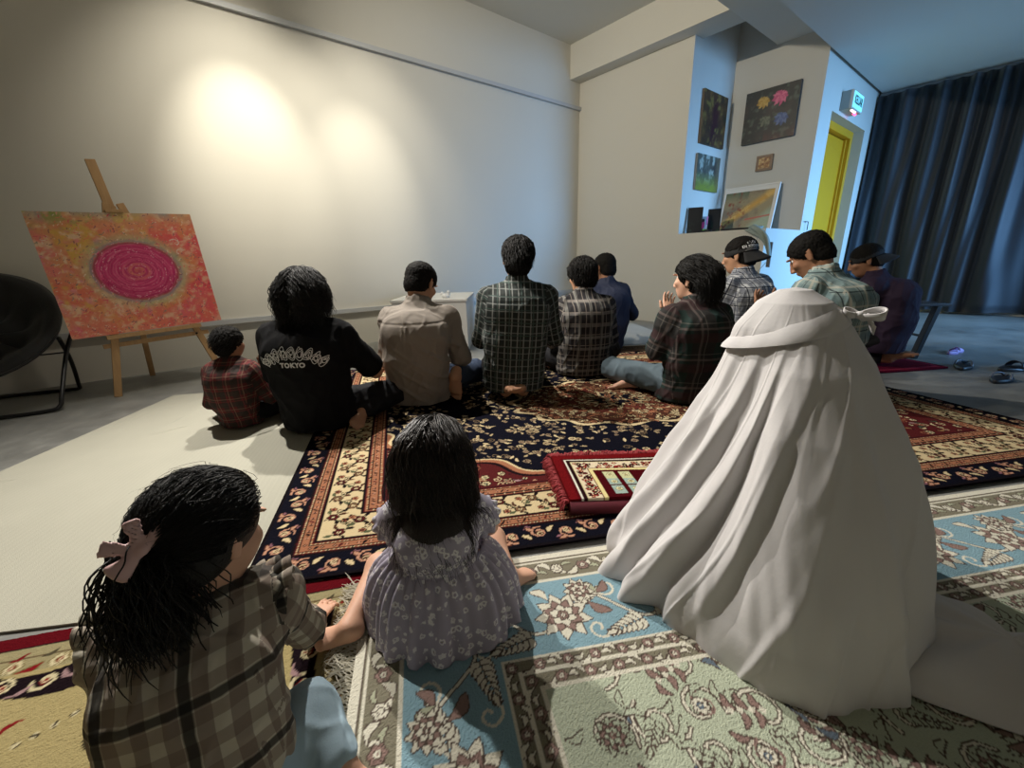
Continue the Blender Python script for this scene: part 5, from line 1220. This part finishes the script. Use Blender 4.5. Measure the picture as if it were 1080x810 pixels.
project('print_lettering',V,Fc,s2,(-.012,0,zt-.184),(1,0,0),(0,0,1),(0,1,0),INK,s2,.0045)
# arched bubble-letter print: curled outlines set round an arc
rr = random.Random(21); m = MB()
for k in range(9):
    a = math.radians(58-14.5*k+0); ca = PI/2+ (k-4)*-.215; R0 = .185; cx,cz = math.cos(ca)*R0*.98, math.sin(ca)*R0*.70-.150
    tn = np.array([math.sin(ca),-math.cos(ca)*.75]); nn_ = np.array([math.cos(ca),math.sin(ca)]); tn/=np.linalg.norm(tn)
    for rep in range(3):
        P = []; ph = rr.uniform(0,6); f1 = rr.choice([1,2,2,3]); w_,h_ = .0165,(.029,.020,.011)[rep]
        for i in range(26):
            t = 2*PI*i/26; x = w_*math.cos(t)*(1-.28*rep)+.0045*math.cos(f1*t+ph)+rr.gauss(0,.0004); y = h_*math.sin(t)+.006*math.sin((f1+1)*t+ph); P.append(np.array([cx,cz])+tn*x+nn_*y)
        wd = .0028
        for i in range(26):
            p_,q_ = P[i],P[(i+1)%26]; d_ = q_-p_; L_ = np.linalg.norm(d_)+1e-9; o_ = np.array([-d_[1],d_[0]])/L_*wd/2; e_ = d_/L_*wd*.4
            m.add([(*(p_-o_-e_),0),(*(q_-o_+e_),0),(*(q_+o_+e_),0),(*(p_+o_-e_),0)],[(0,1,2,3)])
project('print_arch',[v for v in m.V],m.F,s2,(-.012,0,zt-.105),(1,0,0),(0,0,1),(0,1,0),INK,s2,.0045)
# cap lettering (worn backwards: the print sits low on the rear side)
for txt,dz,sz in (('BATU',.066,.024),('DI KEDAH',.040,.024)):
    V,Fc = text_mesh(txt,sz,0,1.1,.0008); V,Fc = subdiv(V,Fc,.012)
    ux = R8@np.array([math.cos(.0),0,0]); o_ = D8['H']+R8@np.array([.0,-.02,dz])
    dr = R8@nrm([.62,.78,-.12]); ux = nrm(np.cross(dr,R8@np.array([0,0,1.])))
    project('cap_lettering',V,Fc,c8,o_+ux*.012,ux,R8@np.array([0,0,1.]),dr,INK,c8,.004)
for dz,L_,w_,cv in ((.027,.075,.004,.006),(.014,.095,.003,.001)):
    V=[];n_=14
    for i in range(n_):
        x=-L_/2+L_*i/(n_-1); y=-cv*(1-(2*x/L_)**2); V+=[(x,y-w_/2,0),(x,y+w_/2,0)]
    dr = R8@nrm([.62,.78,-.12]); ux = nrm(np.cross(dr,R8@np.array([0,0,1.]))); project('cap_stripe',V,[(2*i,2*i+2,2*i+3,2*i+1) for i in range(n_-1)],c8,D8['H']+R8@np.array([0,-.02,dz])+ux*.012,ux,R8@np.array([0,0,1.]),dr,plain('grey_print',(.3,.3,.3),.7),c8,.004)
# glasses on the two men whose frames show past the cheek
def glasses(body,D,R,s):
    m = MB(); P = lambda x,y,z: D['H']+R@np.array([x,y,z])*s
    for sx in (1,-1):
        m.tube([P(sx*.034+.022*math.cos(a),.112,.012+.017*math.sin(a)) for a in np.linspace(0,2*PI,16,endpoint=False)],.0016*s,5,closed=True)
        m.tube([P(sx*.057,.110,.018),P(sx*.079,.06,.02),P(sx*.082,-.01,.018)],.0016*s,5)
    m.tube([P(.012,.113,.014),P(-.012,.113,.014)],.0016*s,5); m.build('glasses',M['darkmetal'],body,True)
glasses(b2,D2,R2,.96); glasses(b5,D5,R5,.98)
# ================================================================ girl in the lilac dress
nt = NT('lilac_daisy_cotton'); tc = nt.n('ShaderNodeTexCoord'); vo = nt.n('ShaderNodeTexVoronoi',{'Vector':tc.outputs['Object'],'Scale':52.,'Randomness':.75})
d_ = vo.outputs[0]; sp_ = nt.n('ShaderNodeVectorMath',{0:tc.outputs['Object']},operation='MULTIPLY'); sp_.inputs[1].default_value=(52,52,52)
df = nt.n('ShaderNodeVectorMath',{0:sp_.outputs[0],1:vo.outputs[2]},operation='SUBTRACT'); 
wn = nt.n('ShaderNodeTexNoise',{'Vector':tc.outputs['Object'],'Scale':160.,'Detail':1.})
dd = nt.math('ADD',d_,nt.math('MULTIPLY',nt.math('SUBTRACT',wn.outputs[0],.5),.55))
ringm = nt.math('MULTIPLY',nt.math('SUBTRACT',.36,nt.math('ABSOLUTE',nt.math('SUBTRACT',dd,.30))),9,clamp=True); ringm = nt.math('MULTIPLY',nt.math('SUBTRACT',.13,nt.math('ABSOLUTE',nt.math('SUBTRACT',dd,.27))),14,clamp=True)
cen = nt.math('MULTIPLY',nt.math('SUBTRACT',.11,d_),20,clamp=True)
c_ = nt.mix(ringm,(.37,.34,.42),(.72,.70,.71)); c_ = nt.mix(cen,c_,(.30,.26,.20)); nt.set(Base_Color=c_,Roughness=.85); nt.b.inputs['Specular IOR Level'].default_value=.15
nt.bump(noise(nt,40,3,.6,tc.outputs['Object']),.2,.003); C_lil = nt.m
sg_ = .56; lg = (-.180,.805,.03)
g1,Dg,Rg = seated('toddler girl with long dark hair in a lilac daisy-print dress, legs splayed',lg,-4,sg_,SK3,None,None,'wsit',(-4,10,0),'none',h=.004,wseed=3,child=True,hs=1.38,girth=.88,headoff=(.01,-.01,.000),arms='lap',
    J=dict(EL=(-.21,.10,.33),ER=(.21,.10,.33),KL=(-.10,.24,.25),KR=(.10,.24,.25),**loc_j(lg,-4,sg_,BL=(-.365,.90,.075),AL=(-.385,.725,.058),TL=(-.95,-.30,0),UL=(.3,-.2,.9),BR=(-.065,1.00,.075),AR=(-.02,.875,.058),TR=(.72,.62,0),UR=(-.2,.1,.9))))
s=sg_; F = Field((-.24,-.22,.0),(.24,.26,.42),.004)
X=(1,0,0); g=.95
F.tube(Dg['P']+np.array([0,0,-.01]),Dg['C'],(.172*s,.135*s),(.156*s,.118*s),X,k=.03); F.tube(Dg['C'],Dg['N']-[0,0,.06*s],(.150*s,.112*s),(.125*s,.078*s),X,k=.03); F.tube(Dg['N']-[0,0,.055*s],Dg['N']-[0,0,.025*s],.07*s,.062*s,k=.02)
for q in 'LR':
    S_,E_=Dg['S'+q],Dg['E'+q]; F.tube(Dg['N']-[0,0,.05*s],S_,.052*s,.062*s,k=.02); F.tube(S_,S_+(E_-S_)*.22,.066*s,.082*s,k=.015,flat=1)
F.ell(Dg['N']+np.array([.035,-.055,-.095])*s,(.022*s,.06*s,.042*s),None,.008,'s')
I,Pn=F.near(.02); Q=Pn/s; F.F[I]-=(np.clip(1-np.abs(vnoise(Q*np.array([14,14,8]),4)-.5)*5,0,1)**1.5*.005*s).astype(np.float32)
bod = fmesh(F,'bodice',C_lil,g1)
# gathered skirt spread on the rug
V=[];nu,nv=300,34
zw=.190
for j in range(nv):
    t=j/(nv-1); 
    for i in range(nu):
        a=2*PI*i/nu; ca,sa=math.cos(a),math.sin(a)
        rx=.100+.080*t**.75+ .016*math.sin(PI*t); ry=.082+ (.064 if sa<0 else .065)*t**.75
        ga=1+ (.045*math.sin(a*34+2*math.sin(a*3))*(1-t)**.6*min(1,t*8)+.050*math.sin(a*13+1.7*math.sin(a*4+1)+t)*t**.8+.03*math.sin(a*21+t*3)*t)
        z=zw*(1-t)**1.15+.006+ (.022*math.sin(PI*min(1,t*1.0))) + (.010*math.sin(a*13+1.7*math.sin(a*4+1)+t+.6)*t if t>.3 else 0)
        if t>.93: z=max(.002,z)
        V.append((rx*ga*ca-.0,ry*ga*sa-.005,z-.012))
o=mk('skirt',V,[(j*nu+i,j*nu+(i+1)%nu,(j+1)*nu+(i+1)%nu,(j+1)*nu+i) for j in range(nv-1) for i in range(nu)],C_lil,g1,True); m_=o.modifiers.new('t','SOLIDIFY'); m_.thickness=.003
for q in 'LR':   # cap-sleeve frill
    S_,E_=Dg['S'+q],Dg['E'+q]; ax_=nrm(E_-S_); c0=S_+(E_-S_)*.16; r_=nrm(np.cross(ax_,(0,1,0))); f2=np.cross(ax_,r_); V=[];nu,nv=90,5
    for j in range(nv):
        for i in range(nu):
            a=2*PI*i/nu; rad=(.070+.022*j/(nv-1))*s*(1+.07*math.sin(a*13)*j/(nv-1)); V.append(c0+ax_*(.055*s*j/(nv-1))+r_*math.cos(a)*rad+f2*math.sin(a)*rad)
    o=mk('sleeve_frill',V,[(j*nu+i,j*nu+(i+1)%nu,(j+1)*nu+(i+1)%nu,(j+1)*nu+i) for j in range(nv-1) for i in range(nu)],C_lil,g1,True); m_=o.modifiers.new('t','SOLIDIFY'); m_.thickness=.002
def scalp(body,D,R,s,t=.009,front=.034,low=-.07,mat=HAIR2):
    H=D['H']; F=Field(H-.17*s,H+.17*s,.004)
    F.ell(H+R@np.array([0,-.012,.035])*s,np.array([.074+t,.094+t,.082+t])*s,R,.01); F.ell(H+R@np.array([0,-.045,-.02])*s,np.array([.062+t,.055+t,.065])*s,R,.02)
    F.cut(H+R@np.array([0,front,0])*s,R@np.array([0,1,-.85])); F.cut(H+R@np.array([0,0,low])*s,R@np.array([0,.35,-1]))
    return fmesh(F,'hair',mat,body)
hg=scalp(g1,Dg,Rg,s*1.36,.012)
locks('hair_strands',Dg['H'],Rg,s*1.36,HAIR2,hg,5600,.325,5,'down',wave=.0042,wfreq=10,r=.0016,lift=.016,steps=20,spread=.8,avoid=(((0,-.02,-.11),.080),((0,-.03,-.19),.105),((.10,-.02,-.19),.07),((-.10,-.02,-.19),.07)))
# ================================================================ toddler in the brown check blouse, lower left
lt=(-.455,.435,.012); st=.60; HT=1.36
t1,Dt,Rt = seated('toddler girl in a brown checked frilled blouse with pink bow, reaching to the rug',lt,-20,st,SK3,P_tod,J_lite,'wsit',(-30,20,0),'none',h=.004,wseed=31,child=True,hs=HT,girth=.92,collar=False,arms='lap',wrinkle=.008,shirt_len=.06,sleeve_end=.42,
    J=loc_j(lt,-20,st,P=(-.455,.425,.065),W=(-.48,.44,.15),C=(-.505,.475,.235),N=(-.525,.525,.325),H=(-.500,.565,.425),SL=(-.618,.505,.285),SR=(-.435,.585,.285),
        EL=(-.665,.60,.20),KL=(-.64,.70,.12),DL=(.1,.9,-.5),QL=(0,.4,-.9),ER=(-.440,.665,.125),KR=(-.478,.752,.046),DR=(.10,.98,-.10),QR=(0,-.1,-1),
        BL=(-.60,.58,.07),AL=(-.60,.41,.04),TL=(-.8,-.5,0),UL=(.3,-.2,.9),BR=(-.380,.535,.072),AR=(-.300,.470,.045),TR=(.85,-.35,-.05),UR=(-.1,.2,.9)))
st_=st*HT
htd=scalp(t1,Dt,Rt,st_,.012,front=.060,low=-.105,mat=HAIR)
tie=(-.012,-.114,.012)
hs_=locks('hair_strands',Dt['H'],Rt,st_,HAIR,htd,7000,.21,7,'tie',tie=tie,wave=.0028,wfreq=12,r=.0010,lift=.020,steps=20,spread=.7,avoid=(((0,-.03,-.12),.085),))
locks('flyaway_hair',Dt['H'],Rt,st_,HAIR,htd,130,.09,9,'tie',tie=tie,wave=.006,wfreq=9,r=.0005,lift=.030,steps=12,spread=2.5)
# hanging curly ponytail
rs=np.random.RandomState(6); c0=Dt['H']+Rt@np.array(tie)*st_; m=MB()
for i in range(1500):
    b=c0+rs.randn(3)*.012; L_=rs.uniform(.05,.135); ph=rs.uniform(0,6.3); dr=nrm(np.array([-.02,-.22,-.62])+rs.randn(3)*.32); P=[]; cr=rs.uniform(.004,.010)
    for k in range(14):
        t=k/13; P.append(b+dr*L_*t*(1-.35*t)+np.array([0,0,-1])*L_*.75*t*t+cr*t*np.array([math.cos(ph+t*11),math.sin(ph+t*11),.4*math.sin(ph+t*9)]))
    m.tube(P,[.0011]*12+[.0008,.0004],3,cap=False)
m.build('ponytail',HAIR,htd,True)
# satin bow
BOW=plain('pale_pink_satin',(.62,.40,.38),.45,nscale=8,namt=.08)
F=Field(c0-.06,c0+.07,.0028); bx_=nrm(Rt@np.array([.75,-.1,.65])); up_=Rt@nrm(np.array([-.1,-1,.35])); _cw=np.array([0-lt[0],0-lt[1],.84-lt[2]]); _ca=math.radians(-20); _cl=np.array([_cw[0]*math.cos(_ca)-_cw[1]*math.sin(_ca),_cw[0]*math.sin(_ca)+_cw[1]*math.cos(_ca),_cw[2]]); up_=nrm(_cl-c0); bx_=nrm(bx_-up_*np.dot(bx_,up_)); pc=c0+up_*.034
ot=np.cross(bx_,up_)
for sx in (1,-1):
    F.tube(pc+bx_*sx*.004,pc+bx_*sx*.034,(.005,.004),(.017,.0065),ot,k=.004)
    F.tube(pc,pc+bx_*sx*.020-ot*.036*(1)+up_*.003,(.006,.0022),(.011,.0022),bx_,k=.003)
F.ell(pc,(.008,.008,.008),None,.004); V,Q=F.mesh(); mk('hair_bow',V,Q,BOW,t1,True)
# frills over the shoulders of the blouse
for q in 'LR':
    S_,E_,N_=Dt['S'+q],Dt['E'+q],Dt['N']; a0_=N_+(S_-N_)*.60+np.array([0,.055,.0]); a1_=S_+np.array([0,.0,.040]); a2_=S_+np.array([0,-.050,.004]); a3_=N_+(S_-N_)*.75+np.array([0,-.082,-.10])
    path=spline([a0_,a1_,a2_,a3_],18); out=nrm((S_-N_)*np.array([1,1,0])); V=[];nv=6
    for j,pz in enumerate(path):
        t=j/(len(path)-1)
        for i in range(nv):
            u=i/(nv-1); V.append(pz+out*(.042*u*(.35+.65*math.sin(PI*min(1,.15+t*.85))))+np.array([0,0,1])*(.034*u-.020*u*u+.010*u*math.sin(t*42))+np.array([0,.007*u*math.cos(t*42),0]))
    o=mk('shoulder_frill',V,[(j*nv+i,j*nv+i+1,(j+1)*nv+i+1,(j+1)*nv+i) for j in range(len(path)-1) for i in range(nv-1)],P_tod,t1,True); m_=o.modifiers.new('t','SOLIDIFY'); m_.thickness=.0025
    uvmap(o,[(Dt['P'],Dt['N'],(1,0,0),.09,0)])
# ================================================================ woman in the white prayer robe
lw=(.715,.905,.03); sw=.74
WH=plain('white_robe_cotton',(.64,.62,.615),.75,nscale=3,namt=.03,bump=.15,bscale=120,bdist=.002,spec=.2)
wm,Dw,Rw = seated('person kneeling in a full white hooded prayer robe, large at the right',lw,-28,sw,SK1,None,None,'seiza',(0,16,0),'none',h=.006,arms='lap',headoff=(0,0,0))
Hw=Dw['H']; a_=math.radians(-28)
def toL(p):
    d=np.array([p[0]-lw[0],p[1]-lw[1]]); return (d[0]*math.cos(a_)-d[1]*math.sin(a_), d[0]*math.sin(a_)+d[1]*math.cos(a_))
# closed outlines of the draped cloth, room coordinates, 12 points each (starting at the left hem, running counter-clockwise seen from above... towards the camera)
LOOPS=[(.018,[(.272,.945),(.305,.83),(.37,.72),(.44,.61),(.55,.54),(.68,.545),(.80,.60),(.95,.74),(1.02,.95),(.93,1.18),(.70,1.30),(.40,1.18)]),
       (.12,[(.305,.955),(.328,.84),(.385,.735),(.445,.63),(.545,.565),(.67,.57),(.79,.62),(.93,.76),(.99,.95),(.90,1.16),(.70,1.27),(.42,1.15)]),
       (.30,[(.408,.97),(.420,.87),(.455,.775),(.48,.69),(.565,.63),(.68,.63),(.80,.68),(.91,.80),(.955,.97),(.87,1.14),(.70,1.22),(.48,1.12)]),
       (.48,[(.490,.985),(.497,.90),(.520,.825),(.53,.76),(.60,.715),(.69,.715),(.785,.755),(.87,.86),(.895,.98),(.82,1.09),(.69,1.125),(.545,1.08)]),
       (.60,[(.532,.995),(.537,.92),(.558,.86),(.575,.81),(.63,.78),(.70,.785),(.765,.82),(.825,.895),(.84,.99),(.785,1.055),(.68,1.075),(.59,1.045)]),
       (.68,[(.545,.985),(.552,.93),(.575,.885),(.61,.850),(.65,.838),(.70,.845),(.745,.875),(.780,.925),(.785,.985),(.75,1.035),(.68,1.055),(.60,1.035)]),
       (.735,[(.585,.975),(.590,.94),(.605,.910),(.63,.892),(.66,.886),(.69,.890),(.718,.910),(.735,.94),(.738,.98),(.715,1.015),(.67,1.03),(.615,1.015)]),
       (.762,[(.625,.965),(.628,.95),(.635,.938),(.647,.930),(.66,.928),(.674,.931),(.686,.940),(.693,.953),(.692,.970),(.682,.982),(.662,.988),(.638,.982)]),
       (.768,[(.660,.957)]*12)]
nu=480; prof=[]
for z,L_ in LOOPS:
    L2=np.array([toL(p) for p in L_]); c=np.array(spline(L2,40,closed=True)) if len(set(L_))>1 else np.repeat(L2[:1],480,0); prof.append((z,c[:nu]))
rows=[]; nz=150
zs=[p[0] for p in prof]; K=len(prof)
for j in range(nz):
    t=j/(nz-1)*(K-1); k=min(K-2,int(t)); f=t-k
    g=lambda i:prof[min(max(i,0),K-1)][1]
    p0,p1,p2,p3=g(k-1),g(k),g(k+1),g(k+2); P=.5*((2*p1)+(-p0+p2)*f+(2*p0-5*p1+4*p2-p3)*f*f+(-p0+3*p1-3*p2+p3)*f**3)
    z_=[zs[min(max(i,0),K-1)] for i in (k-1,k,k+1,k+2)]; z=zs[k]*(1-f)+zs[k+1]*f
    rows.append((z,P))
us=np.arange(nu)/nu*12
FOLDS=[(.15,1.6,.026,.20),(.95,2.0,.034,.20),(1.75,2.4,.036,.22),(2.75,2.8,.018,.26),(3.9,2.6,.008,.30),(5.1,-1.2,.012,.22),(6.3,-.9,.016,.30),(7.6,0,.02,.3),(9.,0,.02,.3),(10.4,0,.02,.3),(11.4,1.,.022,.22)]
V=[]
for j,(z,P) in enumerate(rows):
    cen=P.mean(0); d=P-cen; r_=np.linalg.norm(d,axis=1)[:,None]+1e-6; dn=d/r_
    dep=np.clip((.74-z)/.55,0,1)**.8; off=np.zeros(nu)
    for (u0,dr,am,wd) in FOLDS:
        uu=u0+dr*(z-.30); x=(us-uu+6)%12-6; off+=am*dep*(1-.75*np.clip((.22-z)/.2,0,1)*(2.2<u0<6))*(np.exp(-(np.maximum(x,0)/(wd*.55))**2)*np.exp(-(np.minimum(x,0)/(wd*1.6))**2)-.5*np.exp(-((x-wd*1.3)/(wd*.7))**2))*np.clip((.70-z)/.25,0,1)
    nn_=vnoise(np.stack([us*1.7+z*1.5,np.full(nu,z*2.2),np.full(nu,3.3)],-1),4)-.5; off+=nn_*.026*dep+.012*np.sin(us*7.5+z*9)*np.clip((.26-z)/.2,0,1)*np.exp(-(((us-.6+6)%12-6)/1.3)**2)
    n3=vnoise(np.stack([us*5+z*5,np.full(nu,z*6),np.full(nu,1.3)],-1),5)-.5; off+=n3*.010*dep+(vnoise(np.stack([us*2.2-z*7,np.full(nu,z*2.5),np.full(nu,7.7)],-1),8)>.0)*np.clip(1-np.abs(vnoise(np.stack([us*1.6-z*5,np.full(nu,z*1.6),np.full(nu,5.1)],-1),8)-.5)*16,0,1)*.006*dep
    hz=np.full(nu,z)
    if z<.10: off+=.014*np.sin(us*2*PI*.9+1)*(1-z/.10)*np.exp(-(((us-.6+6)%12-6)/1.6)**2)
    Pn_=P+dn*off[:,None]; V.append(np.concatenate([Pn_,hz[:,None]-lw[2]],1))
V=np.concatenate(V); I=(np.arange(nz-1)[:,None]*nu+np.arange(nu)[None,:]).ravel(); J_=(np.arange(nz-1)[:,None]*nu+(np.arange(nu)[None,:]+1)%nu).ravel()
Fq=np.stack([I,J_,J_+nu,I+nu],1)
fcn=V[Fq].mean(1); face_c=Hw+Rw@np.array([0,.085,-.01])*sw; _q=(fcn-face_c)@Rw/sw; keep=~(((_q/np.array([.078,.60,.098]))**2).sum(1)<1.)|(_q[:,1]<-.03); Fq=Fq[keep]
rb=mk('robe_veil',V,Fq,WH,wm,True); m_=rb.modifiers.new('t','SOLIDIFY'); m_.thickness=.003
# band round the head, tied behind at the right
def surf_at(o_,p,d):
    me=o_.data; global _bv
    h_=_bv.ray_cast(Vector(p),Vector(d)); return h_[0]
_bv=BVHTree.FromPolygons([v.co[:] for v in rb.data.vertices],[tuple(p.vertices) for p in rb.data.polygons])
cen=np.array([*toL((.663,.957)),0]); P=[]; E1_=np.array(toL((1.81,.31)))-np.array(toL((1,.9))); E1_/=np.linalg.norm(E1_)
for k in range(60):
    a=2*PI*k/60; d=np.array([math.cos(a),math.sin(a),0]); z=.676-lw[2]+.034*float(np.dot(d[:2],E1_)); st_p=cen+d*.5+np.array([0,0,z]); h_=_bv.ray_cast(Vector(st_p),Vector(-d))
    if h_[0] is not None: P.append(np.array(h_[0])+d*.004)
V=[];n_=len(P)
for k,pz in enumerate(P):
    d=nrm((pz-cen)*np.array([1,1,0]))
    for i,(o1,z1) in enumerate(((-.004,-.014),(.003,-.009),(.0045,0),(.003,.009),(-.004,.014))): V.append(pz+d*(o1*.45-z1*1.15)+np.array([0,0,z1*1.35]))
mk('head_band',V,[(k*5+i,((k+1)%n_)*5+i,((k+1)%n_)*5+i+1,k*5+i+1) for k in range(n_) for i in range(4)],WH,rb,True)
kn=np.array([*toL((.748,.872)),.712-lw[2]]); F=Field(kn-.09,kn+.09,.004)
e1=np.array([*(np.array(toL((1.81,.31)))-np.array(toL((1,.9)))),0]); e1=nrm(e1)
F.ell(kn,(.011,.010,.009),None,.006); fmesh(F,'band_knot',WH,rb)
wv_=nrm(np.cross(e1,(0,0,1.))*.45+np.array([0,0,.9])); bl_=np.cross(e1,wv_)
for sg,Lk,hk in ((1,.040,.011),(-1,.030,.009)):
    V=[]; n_=40
    for i in range(n_):
        t=2*PI*i/n_; p_=kn+e1*sg*Lk*.5*(1-math.cos(t))+bl_*hk*math.sin(t)*(1-.3*math.cos(t))+np.array([0,0,.004*math.sin(t/2)])
        _w=.0045+.007*(1-math.cos(t))/2; V+=[p_-wv_*_w,p_+wv_*_w]
    o=mk('band_loop',V,[(2*i,2*i+1,2*((i+1)%n_)+1,2*((i+1)%n_)) for i in range(n_)],WH,rb,True); m_=o.modifiers.new('t','SOLIDIFY'); m_.thickness=.0025
V=[]; n_=14
for i in range(n_):
    t=i/(n_-1); p_=kn+e1*.030*t-np.array([0,0,.030*t*t+.004*math.sin(t*9)]); V+=[p_-wv_*.008*(1+.3*t),p_+wv_*.008*(1+.3*t)]
o=mk('band_tail',V,[(2*i,2*i+1,2*i+3,2*i+2) for i in range(n_-1)],WH,rb,True); m_=o.modifiers.new('t','SOLIDIFY'); m_.thickness=.0025
# long skirt of the robe trailing to the right and towards the viewer
def mound(name,pts,zt,seed,mat,parent,lw_):
    L2=np.array([toL(p) for p in pts]); c=np.array(spline(L2,24,closed=True)); n_=len(c); ce=c.mean(0); V=[]; nr_=26
    for j in range(nr_):
        t=j/(nr_-1); P=ce+(c-ce)*(1-t*.999); 
        u=np.arange(n_)/n_; fo=np.sin(u*2*PI*9+2*np.sin(u*2*PI*3)); ns_=vnoise(np.stack([P[:,0]*9,P[:,1]*9,np.full(n_,seed*1.)],-1),3)-.5
        z=zt*(1-(1-t)**2.2)+(.018*fo*(1-t)+.05*ns_)*min(1,t*5)*(1-t*.3); z=np.maximum(z,.004)
        V.append(np.concatenate([P,(z+.03-lw_)[:,None]],1))
    V=np.concatenate(V); I=(np.arange(nr_-1)[:,None]*n_+np.arange(n_)[None,:]).ravel(); J2=(np.arange(nr_-1)[:,None]*n_+(np.arange(n_)[None,:]+1)%n_).ravel()
    o=mk(name,V,np.stack([I,J2,J2+n_,I+n_],1),mat,parent,True); m_=o.modifiers.new('t','SOLIDIFY'); m_.thickness=.003; return o
mound('robe_skirt',[(.74,.80),(.72,.60),(.82,.52),(.95,.46),(1.10,.40),(1.26,.42),(1.17,.56),(1.05,.66),(.99,.80),(.90,.95)],.065,2,WH,wm,lw[2])
